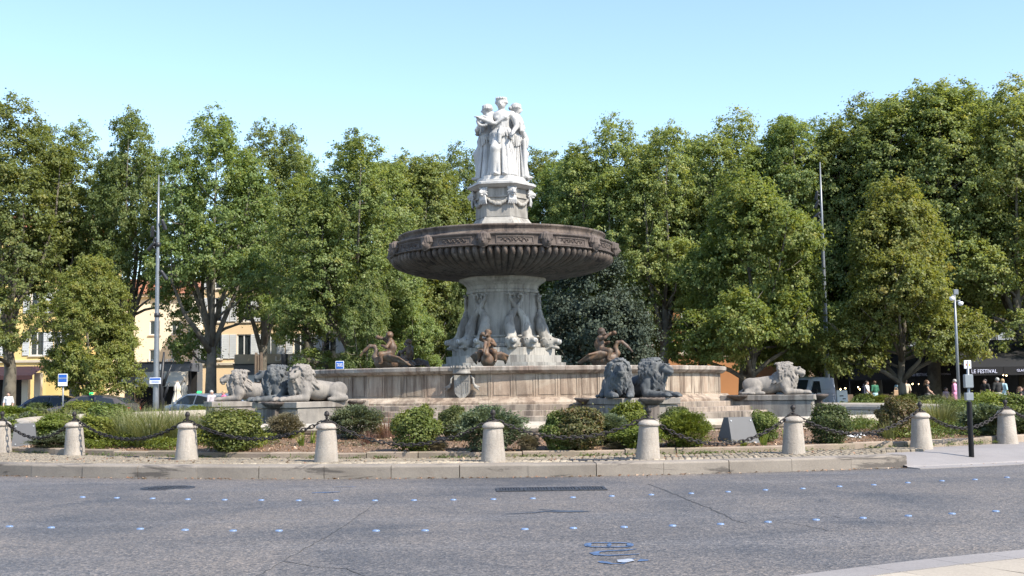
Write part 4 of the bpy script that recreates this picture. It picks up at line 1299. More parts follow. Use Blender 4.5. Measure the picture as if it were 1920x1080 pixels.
def crack(pix, w):
    out = []
    rs = random.Random(int(pix[0][0]))
    for i in range(len(pix) - 1):
        (x0, y0), (x1, y1) = pix[i], pix[i + 1]
        n = max(2, int(math.hypot(x1 - x0, y1 - y0) / 7))
        for k in range(n):
            t = k / n
            out.append((x0 + (x1 - x0) * t + rs.uniform(-2.5, 2.5), y0 + (y1 - y0) * t + rs.uniform(-.7, .7)))
    out.append(pix[-1])
    ribbon('crack', out, [w * rs.uniform(.4, 1.5) for _ in out], M['crack'], z=.003)
crack([(1215, 907), (1268, 928), (1330, 952), (1375, 974), (1400, 981)], .022)
crack([(1470, 979), (1510, 985), (1560, 996)], .010)
crack([(705, 943), (640, 990), (560, 1035), (500, 1070), (470, 1085)], .009)
crack([(535, 1053), (590, 1062), (650, 1066), (690, 1083)], .012)
crack([(1530, 958), (1575, 971)], .008)

# ------------------------------------------------------------------ bollards and chains
bol_px = [(-72, 838), (3, 848), (140, 853), (350, 861), (612, 865), (925, 865), (1215, 860), (1488, 850), (1728, 838), (1889, 828), (2030, 812)]
bl_labels = [None, 'stone bollard cut by the left edge, nearest the tilted grey floodlight box', 'stone bollard between the floodlight box and the tall pale grasses', 'stone bollard right of the tall pale grasses', 'stone bollard standing before the sunlit side of the lion plinth',
             'rough mottled stone bollard below the coat of arms', 'smooth stone bollard below the shell spout of the grey lions', 'chipped stone bollard in front of the lone lion plinth', 'stone bollard at the end of the raised kerb', 'rough grey stone bollard behind the black post', None]
def bollard_parts(i):
    rs = random.Random(i)
    mb = MB()
    ph = rs.uniform(0, 6)
    wob = lambda r, z, w, k: r * (1 + .012 * math.sin(3 * w + ph + z * 7) + .01 * math.sin(5 * w - z * 11 + ph))
    mb.lathe([(.225, -.06), (.222, .02), (.205, .18), (.19, .36), (.175, .55), (.168, .60)], 28, flute=wob)
    mb.lathe([(.168, .60), (.19, .608), (.198, .63), (.192, .652), (.165, .685), (.11, .712), (.05, .725), (.004, .728)], 28, flute=wob)
    body = mb.mesh('post_stone', M['bollard'])
    mb = MB(); mb.lathe([(.045, .72), (.04, .74), (.022, .755), (.022, .80), (.034, .812), (.022, .822), (.045, .85), (.05, .875), (.042, .905), (.02, .93), (.003, .935)], 14)
    mb.tube([(.1 * math.cos(t), .1 * math.sin(t), .735) for t in [2 * PI * k / 12 for k in range(13)]], .012, 6)
    return body, mb.mesh('finial', M['iron'])
heads = []
for i, (px, py) in enumerate(bol_px):
    p = at_z(px, py, .235)
    b, f = bollard_parts(i)
    o = thing('bollard', bl_labels[i] or ('stone bollard beyond the left edge of the view' if i == 0 else 'stone bollard beyond the right edge of the view'), 'bollard', (p.x, p.y, .215), rnd.uniform(0, 6), 'stone bollards joined by chains')
    put('post_stone', b, o); put('finial', f, o)
    o.rotation_euler = (R(rnd.uniform(-1.6, 1.6)), R(rnd.uniform(-1.6, 1.6)), rnd.uniform(0, 6))
    heads.append(Vector((p.x, p.y, .215 + .775)))
def link_mesh():
    mb = MB()
    pts = []
    for k in range(15):
        t = 2 * PI * k / 14
        pts.append((.044 * math.cos(t) + (.022 if math.cos(t) > 0 else -.022), .030 * math.sin(t), 0))
    mb.tube(pts, .0115, 6, caps=False)
    return mb
lk = link_mesh()
link_me = lk.mesh('chain_link', M['iron'])
sag_px = [None, None, 832, 828, 838, 826, 847, 832, 829, 823, None]
ch_labels = ['chain hanging at the far left edge of the view', 'rusty chain across the grey floodlight box', 'rusty chain hanging before the tall pale grasses', 'rusty chain across the big round green shrub', 'rusty chain slung before the round boxwood with red grass beside it',
             'deep hanging rusty chain before the reddish mixed shrub', 'rusty chain passing before the black floodlight box', 'rusty chain before the brown boxwood and white paper', 'rusty chain slung behind the black post', 'chain leaving the view at the right edge']
link_total = 0
for i in range(len(heads) - 1):
    a, b = heads[i], heads[i + 1]
    L = (b - a).length
    sag = (.42, .42, .40, .36, .46, .36, .54, .44, .42, .38)[i]
    n = int(L * 1.09 / .098)
    o = thing('chain', ch_labels[i], 'chain', a, 0, 'chains between the bollards')
    tw = rnd.uniform(-.3, .3)
    for k in range(n):
        t = (k + .5) / n
        def cp(t): return a.lerp(b, t) + Vector((0, 0, -sag * (1 - (2 * t - 1) ** 2)))
        p = cp(t); d = (cp(t + .01) - cp(t - .01)).normalized()
        q = d.to_track_quat('X', 'Z') @ Matrix.Rotation((k % 2) * PI / 2 + tw + rnd.uniform(-.25, .25), 4, 'X').to_quaternion()
        c = put('chain_link', link_me, o, p - a)
        c.rotation_euler = q.to_euler()
        link_total += 1

# the sign post at the crossing
p = at_z(1822, 864, .03)
sp = thing('sign_post', 'slim black post with grey boxes and small white plate at the crossing', 'post', (p.x, p.y, .02))
ps = p.y / FPX
mb = MB(); mb.lathe([(.05, 0), (.05, 1.12), (.045, 1.14)], 16); mb.build('base_tube', M['black_paint'], sp)
mb = MB(); mb.lathe([(.026, 1.14), (.026, 1.92), (.0, 1.925)], 12); mb.build('upper_tube', M['pole_grey'], sp)
mb = MB(); mb.box((0, 0, 1.235), (.135, .12, .15), bev=.01); mb.build('collar_box', M['box_side'], sp)
mb = MB(); mb.box((0, 0, 1.53), (.15, .12, .26), bev=.012); mb.build('control_box', M['box_side'], sp)
pl = MB().box((0, 0, 1.85), (.13, .03, .16), bev=.005).build('plate', M['white'], sp)
M['lime'] = plain('lime print', (.55, .6, .08), .5); M['red'] = plain('red print', (.5, .08, .04), .5)
MB().box((.022, -.0165, 1.84), (.05, .003, .04)).build('label_patch', M['lime'], pl)
MB().box((-.02, -.0165, 1.845), (.024, .003, .03)).build('label_patch', M['red'], pl)

# floodlight boxes in the bed
def flood_box(px, pyb, h, w, rz, lab, lean):
    p = at_z(px, pyb, .34)
    o = thing('floodlight_box', lab, 'floodlight', (p.x, p.y, .30), rz)
    d = .30
    mb = MB()
    vs = [(-w / 2 - .03, -d, 0), (w / 2 + .03, -d, 0), (w / 2 + .03, d, 0), (-w / 2 - .03, d, 0), (-w / 2 + .03, -d + .22, h), (w / 2 - .03, -d + .22, h), (w / 2 - .03, d - .22, h), (-w / 2 + .03, d - .22, h)]
    mb.add(vs, [(3, 2, 1, 0), (4, 5, 6, 7), (0, 1, 5, 4), (1, 2, 6, 5), (2, 3, 7, 6), (3, 0, 4, 7)])
    mb.build('housing', M['box_grey'], o)
    th = math.atan2(.22, h)
    for sx in (-1, 1):
        for t in (.12, .88):
            q = MB().box((0, 0, 0), (.03, .012, .03)).build('bolt', M['pole_grey'], o, (sx * w * .38, -d + .22 * t - .006, h * t))
            q.rotation_euler = (-th, 0, 0)
flood_box(1384, 832, .58, .62, .42, 'black floodlight box with slanted sides beside the green boxwood', 0)
flood_box(46, 834, .54, .50, .35, 'small grey floodlight box among low shrubs by the end bollard', 0)
p = at_z(1600, 822, .36)
o = thing('paper_litter', 'crumpled white paper lying on the mulch', 'litter', (p.x, p.y, .40), .2)
o.scale = (1.25, 1.5, 1.4)
mb = MB(); mb.add([(-.16, -.03, .02), (-.05, -.08, 0), (.08, -.06, .03), (.18, -.09, .01), (.19, .05, .05), (.06, .08, .02), (-.06, .06, .05), (-.17, .07, .09)], [(0, 1, 6, 7), (1, 2, 5, 6), (2, 3, 4, 5)])
mb.add([(-.12, -.05, -.01), (.1, -.1, -.01), (.14, .03, .02), (-.1, .02, .03)], [(0, 1, 2, 3)])
mb.build('paper_sheet', M['white'], o)
# ------------------------------------------------------------------ foliage
def leaves(name, P, N, L, Wd, tone, mat, bend=.25, rs=None):
    """P centres, N leaf normals (n,3), L lengths, Wd widths: four-cornered leaves, folded a little along the midrib"""
    n = len(P)
    a = rs.normal(size=(n, 3))
    t = np.cross(N, a); t /= np.linalg.norm(t, axis=1)[:, None] + 1e-9
    b = np.cross(N, t)
    L = np.asarray(L)[:, None]; Wd = np.asarray(Wd)[:, None]
    vs = np.empty((n, 4, 3), np.float32)
    vs[:, 0] = P - t * L * .5
    vs[:, 1] = P + b * Wd * .5 + N * Wd * bend + t * L * .08
    vs[:, 2] = P + t * L * .5 - N * L * .1
    vs[:, 3] = P - b * Wd * .5 + N * Wd * bend + t * L * .08
    me = bpy.data.meshes.new(name)
    me.vertices.add(n * 4); me.vertices.foreach_set('co', vs.reshape(-1))
    me.loops.add(n * 4); me.loops.foreach_set('vertex_index', np.arange(n * 4, dtype=np.int32))
    me.polygons.add(n); me.polygons.foreach_set('loop_start', np.arange(0, n * 4, 4, dtype=np.int32))
    me.polygons.foreach_set('loop_total', np.full(n, 4, np.int32))
    me.update(calc_edges=True)
    at = me.attributes.new('tone', 'FLOAT', 'POINT')
    at.data.foreach_set('value', np.repeat(np.clip(tone, 0, 1), 4).astype(np.float32))
    me.materials.append(mat)
    return me
def unit(v): return v / (np.linalg.norm(v, axis=-1, keepdims=True) + 1e-9)

def crown_mesh(seed, H, Rr, lobes, nclump, nleaf, leaf, mat, cl_r=(.55, 1.0), z_low=0.0, name='crown'):
    """lobes: (x, y, z, rx, ry, rz) upright ellipsoids; leaf clumps sit over and inside them"""
    rs = np.random.default_rng(seed)
    lob = np.array(lobes)
    vol = (lob[:, 3] * lob[:, 4] * lob[:, 5]) ** .75
    pick = rs.choice(len(lob), size=nclump, p=vol / vol.sum())
    d = unit(rs.normal(size=(nclump, 3)))
    d[:, 2] = np.where(d[:, 2] < -.75, -d[:, 2], d[:, 2])
    rad = rs.uniform(.35, 1.0, nclump) ** .45
    C = lob[pick, :3] + d * rad[:, None] * lob[pick, 3:6]
    rc = rs.uniform(cl_r[0], cl_r[1], nclump)
    m = np.maximum(8, (nleaf * rc ** 2 / (rc ** 2).sum()).astype(int))
    k = np.repeat(np.arange(nclump), m)
    n = len(k)
    q = unit(rs.normal(size=(n, 3))) * (rs.uniform(0, 1, n)[:, None] ** .5)
    q[:, 2] *= .62
    loose = np.where(rs.uniform(0, 1, n) < .25, rs.uniform(1.3, 2.8, n), 1.0)      # stray leaves between the sprays
    P = C[k] + q * (rc[k] * loose)[:, None]
    P[:, 2] -= .25 * (q[:, 0] ** 2 + q[:, 1] ** 2) * rc[k]          # sprays droop at the rim
    out = unit(d[k] + .6 * q)
    N = unit(out * .8 + np.array([0, 0, .75]) + .55 * rs.normal(size=(n, 3)))
    L = leaf * rs.uniform(.7, 1.35, n)
    ct = rs.normal(.48, .16, nclump)
    tone = ct[k] + rs.normal(0, .17, n)
    return leaves(name, P, N, L, L * rs.uniform(.6, .9, n), tone, mat, rs=rs)

def plane_lobes(seed, H, Rr, base, open_=False, low=.05):
    """an old plane tree: several upright limbs, each with its own flame-shaped crown"""
    rs = random.Random(seed)
    C = H - base
    lo = [(0, 0, base + C * .60, Rr * .50, Rr * .50, C * .40)]
    n = rs.randint(5, 7)
    for k in range(n):
        w = 2 * PI * k / n + rs.uniform(-.3, .3)
        rr = Rr * rs.uniform(.40, .60)
        hh = C * rs.uniform(.22, .36)
        top = H * rs.uniform(.78, 1.0)
        q = (.32, .44) if open_ else (.38, .52)
        lo.append((rr * math.cos(w), rr * math.sin(w), top - hh, Rr * rs.uniform(*q), Rr * rs.uniform(*q), hh))
    for k in range(8 if open_ else 11):
        w = 2 * PI * k / 9 + rs.uniform(-.3, .3)
        rr = Rr * rs.uniform(.5, .78)
        lo.append((rr * math.cos(w), rr * math.sin(w), base + C * (rs.uniform(low, .5) if open_ else rs.uniform(.02, .45)), Rr * rs.uniform(.26, .38), Rr * rs.uniform(.26, .38), C * rs.uniform(.07, .14)))
    return lo
def trunk_mesh(seed, lobes, r0, base, name='trunk'):
    rs = random.Random(seed)
    mb = MB()
    top = max(q[2] for q in lobes)
    sway = [Vector((rs.uniform(-.35, .35), rs.uniform(-.35, .35), 0)) for _ in range(4)]
    axis = [Vector((0, 0, -.1)), Vector((.02, 0, .35)), Vector((0, 0, base * .9)) + sway[0] * .5, Vector((0, 0, top * .45)) + sway[1], Vector((0, 0, top * .72)) + sway[2], Vector((0, 0, top * .95)) + sway[3]]
    rad = [r0 * 1.3, r0 * 1.06, r0 * .86, r0 * .58, r0 * .34, .05]
    mb.tube(axis, rad, 12)
    def on_axis(z):
        for i in range(len(axis) - 1):
            if axis[i].z <= z <= axis[i + 1].z:
                t = (z - axis[i].z) / (axis[i + 1].z - axis[i].z)
                return axis[i].lerp(axis[i + 1], t), rad[i] + (rad[i + 1] - rad[i]) * t
        return axis[-1], rad[-1]
    for i, (x, y, z, rx, ry, rz) in enumerate(lobes[1:]):
        big = i < 7
        tip = Vector((x, y, z + rz * (.6 if big else .1)))
        s, ra = on_axis(max(base * .7, z * rs.uniform(.30, .48) if big else z * rs.uniform(.70, .88)))
        m = Vector((s.x + (tip.x - s.x) * .62, s.y + (tip.y - s.y) * .62, s.z + (tip.z - s.z) * .38)) + Vector((rs.uniform(-.25, .25), rs.uniform(-.25, .25), 0))
        m2 = Vector((s.x + (tip.x - s.x) * .92, s.y + (tip.y - s.y) * .92, s.z + (tip.z - s.z) * .70)) + Vector((rs.uniform(-.25, .25), rs.uniform(-.25, .25), 0))
        rb = ra * (.66 if big else .42)
        mb.tube([s, s.lerp(m, .5) + Vector((0, 0, .12)), m, m2, tip], [rb, rb * .8, rb * .62, rb * .38, .03], 8)
        for j in range(6 if big else 3):
            a = m.lerp(tip, rs.uniform(0, .8))
            w = rs.uniform(0, 2 * PI)
            b = Vector((x + rx * .85 * math.cos(w), y + ry * .85 * math.sin(w), a.z + rs.uniform(.1, 1.4)))
            mb.tube([a, a.lerp(b, .5) + Vector((0, 0, -.15)), b], [rb * .26, rb * .15, .012], 5)
    return mb.mesh(name, M['bark'], fix=False)

TREE = []
for i in range(7):
    op = i >= 4            # the last three are the open, airy ones
    H, Rr, base = 19.0, (5.0, 5.4, 4.7, 5.2, 5.2, 4.9, 5.5)[i], (3.2, 2.8, 3.4, 3.0, 3.2, 3.6, 3.0)[i]
    lo = plane_lobes(40 + i, H, Rr, base, op, .17 if i > 4 else .05)
    cm = crown_mesh(60 + i, H, Rr, lo, 2300 if op else 3200, 74000 if op else 112000, .155, M['plane_leaf'], (.16, .42) if op else (.18, .44))
    TREE.append((cm, trunk_mesh(80 + i, lo, .42, base), H, Rr))
LOWT = []
for i in range(2):           # broad younger planes with a low skirt of leaves
    H, Rr, base = 13.0, 5.4, 2.3
    rs = random.Random(300 + i)
    lo = [(0, 0, 7.4, 3.2, 3.2, 4.8)]
    for k in range(17):
        w = 2 * PI * k / 17 * 3 + rs.uniform(-.3, .3); rr = rs.uniform(2.4, 3.9); zz = rs.uniform(6.0, 9.2) if k % 3 == 0 else rs.uniform(3.2, 4.8)
        lo.append((rr * math.cos(w), rr * math.sin(w), zz, rs.uniform(1.3, 2.0), rs.uniform(1.3, 2.0), rs.uniform(1.1, 1.8)))
    lo.append((.4, 0, 10.4, 2.3, 2.3, 2.4)); lo.append((-1.5, .6, 9.6, 1.9, 1.9, 2.0)); lo.append((1.9, -.4, 9.2, 1.8, 1.8, 2.0))
    cm = crown_mesh(320 + i, H, Rr, lo, 2300, 96000, .155, M['plane_leaf_light'], (.18, .44))
    LOWT.append((cm, trunk_mesh(340 + i, lo, .26, base), H, Rr))
rs = random.Random(9)
lo = [(0, 0, 5.2, 3.2, 3.2, 4.8)] + [(2.6 * math.cos(w), 2.6 * math.sin(w), rs.uniform(2.0, 6.0), 1.6, 1.6, rs.uniform(1.6, 2.6)) for w in [2 * PI * k / 8 for k in range(8)]]
DARK = (crown_mesh(390, 10, 4.4, lo, 320, 46000, .17, M['dark_leaf'], (.4, .8)), trunk_mesh(391, lo, .25, 1.4), 10.0, 4.4)

def tree(px, top, wpx, dist, kind, lab, rz, mat=None, name='plane_tree', grp='plane trees round the square'):
    crown, trunk, H, Rr = kind
    g = at_depth(px, 760, dist)
    ztop = at_depth(px, top, dist).z
    sz = ztop / (H * 1.0)
    sx = (wpx * dist / FPX) / (2 * Rr)
    o = thing(name, lab, 'tree', (g.x, g.y, 0), rz, grp)
    o.scale = (sx, sx, sz)
    put('crown', crown, o, mat=mat); put('trunk', trunk, o)
    return o
PL, PLL = M['plane_leaf'], M['plane_leaf_light']
tree_spec = [
    (15, 172, 230, 74, 4, 'tall plane tree at the left end of the row before the yellow building', .3),
    (140, 222, 170, 79, 5, 'slender plane tree with ragged top, second from the left end', 1.2),
    (243, 208, 175, 76, 6, 'plane tree rising directly behind the left lamp mast', 2.6),
    (395, 196, 205, 72, 4, 'tall broad plane tree behind the left pale lion', 4.0),
    (492, 220, 150, 82, 5, 'plane tree with open sky gaps above the shop with white letters', 5.1),
    (572, 272, 130, 84, 6, 'lower plane tree between two taller crowns, left of the taxi sign', .9),
    (655, 250, 190, 67, 1, 'sunlit plane tree with pale trunk beside the blue taxi sign', 3.3),
    (765, 274, 160, 84, 0, 'plane tree behind the left half of the bowl', 4.4),
    (866, 264, 140, 88, 3, 'plane tree seen just left of the marble women', 2.0),
    (1010, 264, 150, 92, 1, 'plane tree seen just right of the marble women', 5.6),
    (1085, 278, 130, 88, 0, 'low topped plane tree behind the right half of the bowl', .2),
    (1162, 210, 165, 82, 3, 'tall plane tree behind the right rim of the bowl', 1.7),
    (1245, 238, 150, 80, 5, 'plane tree with forked dark trunk before the orange facade', 2.9),
    (1318, 240, 150, 86, 2, 'plane tree between the forked tree and the broad crown', 3.9),
    (1395, 202, 180, 80, 3, 'tall plane tree behind the lone pale lion', 5.0),
    (1482, 214, 160, 78, 2, 'plane tree just left of the right lamp mast', .6),
    (1562, 206, 170, 80, 1, 'plane tree just right of the right lamp mast', 1.5),
    (1645, 172, 190, 78, 3, 'high dark plane tree behind the yellowish low tree', 2.3),
    (1752, 142, 220, 76, 0, 'highest plane tree, above the café terrace', 3.6),
    (1850, 150, 170, 82, 2, 'plane tree behind the camera pole', 4.7),
    (1925, 140, 220, 74, 3, 'plane tree at the right end above the café awning', 5.7),
]
for (px, top, w, dist, k, lab, rz) in tree_spec:
    tree(px, top, w * (1.34 if px < 600 else 1.5), dist, TREE[k], lab, rz)
tree(165, 470, 215, 60, LOWT[0], 'low yellow green plane tree before the parked cars', .5, name='young_plane_tree', grp='low leafy plane trees')
tree(1412, 305, 320, 64, LOWT[1], 'broad low plane tree with crown down to the basin wall', 2.1, name='young_plane_tree', grp='low leafy plane trees')
tree(1695, 325, 325, 62, LOWT[0], 'broad yellowish plane tree in front of the café awnings', 4.0, name='young_plane_tree', grp='low leafy plane trees')
tree(690, 500, 140, 64, LOWT[0], 'leafy low plane tree beneath the sunlit crown by the taxi sign', 1.0, mat=PL, name='young_plane_tree', grp='low leafy plane trees')
tree(755, 500, 170, 70, LOWT[1], 'leafy tree behind the bronze child with raised horn', 5.2, mat=PL, name='young_plane_tree', grp='low leafy plane trees')
tree(1540, 470, 160, 82, LOWT[0], 'dense low tree behind the grey van', 2.9, mat=PL, name='young_plane_tree', grp='low leafy plane trees')
tree(1120, 455, 240, 62, DARK, 'dark evergreen tree behind the bowl and the right bronze swan', 0, name='evergreen_tree', grp=None)
tree(890, 470, 130, 78, LOWT[0], 'leafy tree seen under the bowl left of the pedestal', 3.7, mat=PL, name='young_plane_tree', grp='low leafy plane trees')

# ------------------------------------------------------------------ shrubs in the bed
def shrub_mesh(seed, kind):
    rs = np.random.default_rng(seed)
    if kind in ('box', 'dark_box', 'red', 'bright', 'euonymus'):
        n = 8000
        d = unit(rs.normal(size=(n, 3))); d[:, 2] = np.where(rs.uniform(0, 1, n) < .35, np.abs(d[:, 2]), d[:, 2])
        rad = rs.uniform(0, 1, n) ** .22
        ph = rs.uniform(0, 6, 6)
        lump = 1 + .10 * np.sin(5 * d[:, 0] + ph[0]) * np.sin(5 * d[:, 1] + ph[1]) + .13 * np.sin(7 * d[:, 2] + 3 * d[:, 0] + ph[2]) + .07 * np.sin(13 * d[:, 0] + 11 * d[:, 2] + ph[3])
        P = d * (rad * lump)[:, None] * np.array([.5, .5, .50]) + np.array([0, 0, .45]); P[:, 2] = np.abs(P[:, 2])
        st = rs.uniform(0, 1, n) < .05
        P[st] = (P[st] - [0, 0, .4]) * rs.uniform(1.0, 1.22, (st.sum(), 1)) + [0, 0, .4]
        P[:, 2] = np.abs(P[:, 2])
        if kind in ('euonymus', 'bright'):
            P += rs.normal(0, .03, (n, 3))
        N = unit(d + np.array([0, 0, .5]) + .7 * rs.normal(size=(n, 3)))
        L = {'box': .055, 'dark_box': .05, 'red': .055, 'bright': .06, 'euonymus': .075}[kind] * rs.uniform(.7, 1.3, n)
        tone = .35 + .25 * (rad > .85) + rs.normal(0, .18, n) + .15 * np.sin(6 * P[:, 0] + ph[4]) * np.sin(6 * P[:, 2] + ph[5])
        mt = {'box': 'box_leaf', 'dark_box': 'dark_box_leaf', 'red': 'red_leaf', 'bright': 'bright_leaf', 'euonymus': 'bright_leaf'}[kind]
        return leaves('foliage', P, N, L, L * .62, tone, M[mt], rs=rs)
    if kind in ('rosemary', 'dry', 'feather'):
        n = 12000
        d = unit(rs.normal(size=(n, 3))); d[:, 2] = np.where(rs.uniform(0, 1, n) < .5, np.abs(d[:, 2]), d[:, 2])
        ph = rs.uniform(0, 6, 6)
        rad = rs.uniform(0, 1, n) ** .28
        lump = 1 + .13 * np.sin(6 * d[:, 0] + ph[0]) * np.sin(6 * d[:, 1] + ph[1]) + .12 * np.sin(8 * d[:, 2] + 4 * d[:, 0] + ph[2])
        # upright shoots: tufts of needles that stick out of the mass
        ns = 90
        sd = unit(rs.normal(size=(ns, 3)) + np.array([0, 0, .9])); sd[:, 2] = np.abs(sd[:, 2])
        m = rs.uniform(0, 1, n) < .38
        kk = rs.integers(0, ns, n)
        d[m] = unit(sd[kk[m]] + .05 * rs.normal(size=(m.sum(), 3)))
        rad[m] = rs.uniform(.65, 1.18, m.sum())
        P = d * (rad * lump)[:, None] * np.array([.47, .47, .46]) + np.array([0, 0, .43]); P[:, 2] = np.abs(P[:, 2])
        N = unit(np.cross(d, rs.normal(size=(n, 3))) + .25 * rs.normal(size=(n, 3)))
        L = rs.uniform(.05, .095, n)
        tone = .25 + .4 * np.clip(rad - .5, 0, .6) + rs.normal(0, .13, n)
        mt = {'rosemary': 'rosemary_leaf', 'dry': 'dry_leaf', 'feather': 'bright_leaf'}[kind]
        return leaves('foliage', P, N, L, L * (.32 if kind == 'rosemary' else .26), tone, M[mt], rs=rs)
    # blades
    nb = {'grass': 520, 'red_grass': 300, 'iris': 26, 'tuft': 160}[kind]
    mb = MB()
    vs, fs, tn = [], [], []
    for j in range(nb):
        w = rs.uniform(0, 2 * PI); r0 = rs.uniform(0, 1) ** .6 * (.30 if kind != 'iris' else .10)
        lean = rs.uniform(.05, 1.0) if kind != 'iris' else rs.uniform(.0, .35)
        h = rs.uniform(.35, 1.0); wd = {'grass': .011, 'red_grass': .010, 'iris': .045, 'tuft': .016}[kind]
        b = np.array([r0 * math.cos(w), r0 * math.sin(w), 0]); dirv = np.array([math.cos(w), math.sin(w), 0])
        sd = np.array([-math.sin(w), math.cos(w), 0])
        n0 = len(vs); S = 5
        tv = rs.uniform(0, 1)
        for i in range(S + 1):
            t = i / S
            c = b + dirv * (lean * h * t ** 1.8 * .75) + np.array([0, 0, h * (t - .30 * lean * t ** 3)])
            ww = wd * (1 - t ** 2 * .9)
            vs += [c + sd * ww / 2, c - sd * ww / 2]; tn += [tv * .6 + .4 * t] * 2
        for i in range(S): fs.append((n0 + 2 * i, n0 + 2 * i + 1, n0 + 2 * i + 3, n0 + 2 * i + 2))
    me = bpy.data.meshes.new('foliage'); me.from_pydata([tuple(v) for v in vs], [], fs)
    at = me.attributes.new('tone', 'FLOAT', 'POINT'); at.data.foreach_set('value', np.array(tn, np.float32))
    me.materials.append(M[{'grass': 'grass_leaf', 'red_grass': 'red_grass', 'iris': 'bright_leaf', 'tuft': 'grass_leaf'}[kind]]); me.update()
    return me
def stem_mesh(seed):
    rs = random.Random(seed)
    mb = MB()
    for j in range(9):
        w = rs.uniform(0, 2 * PI); l = rs.uniform(.3, .6)
        mb.tube([(0, 0, -.05), (.1 * math.cos(w), .1 * math.sin(w), .25), (.36 * math.cos(w), .36 * math.sin(w), l + .15)], [.022, .015, .005], 5)
    return mb.mesh('stem', M['wood'], fix=False)
SH = {k: [shrub_mesh(500 + 7 * i + j, k) for j in range(2)] for i, k in enumerate(('box', 'dark_box', 'red', 'bright', 'euonymus', 'rosemary', 'dry', 'feather', 'grass', 'red_grass', 'iris', 'tuft'))}
STEM = [stem_mesh(i) for i in range(3)]
def ground_z(p):
    r = math.hypot(p.x - FX, p.y - FY)
    return bed_z(r, math.atan2(p.x - FX, FY - p.y)) if 16.3 < r < 20.0 else (.22 if r < 22.5 else 0.0)
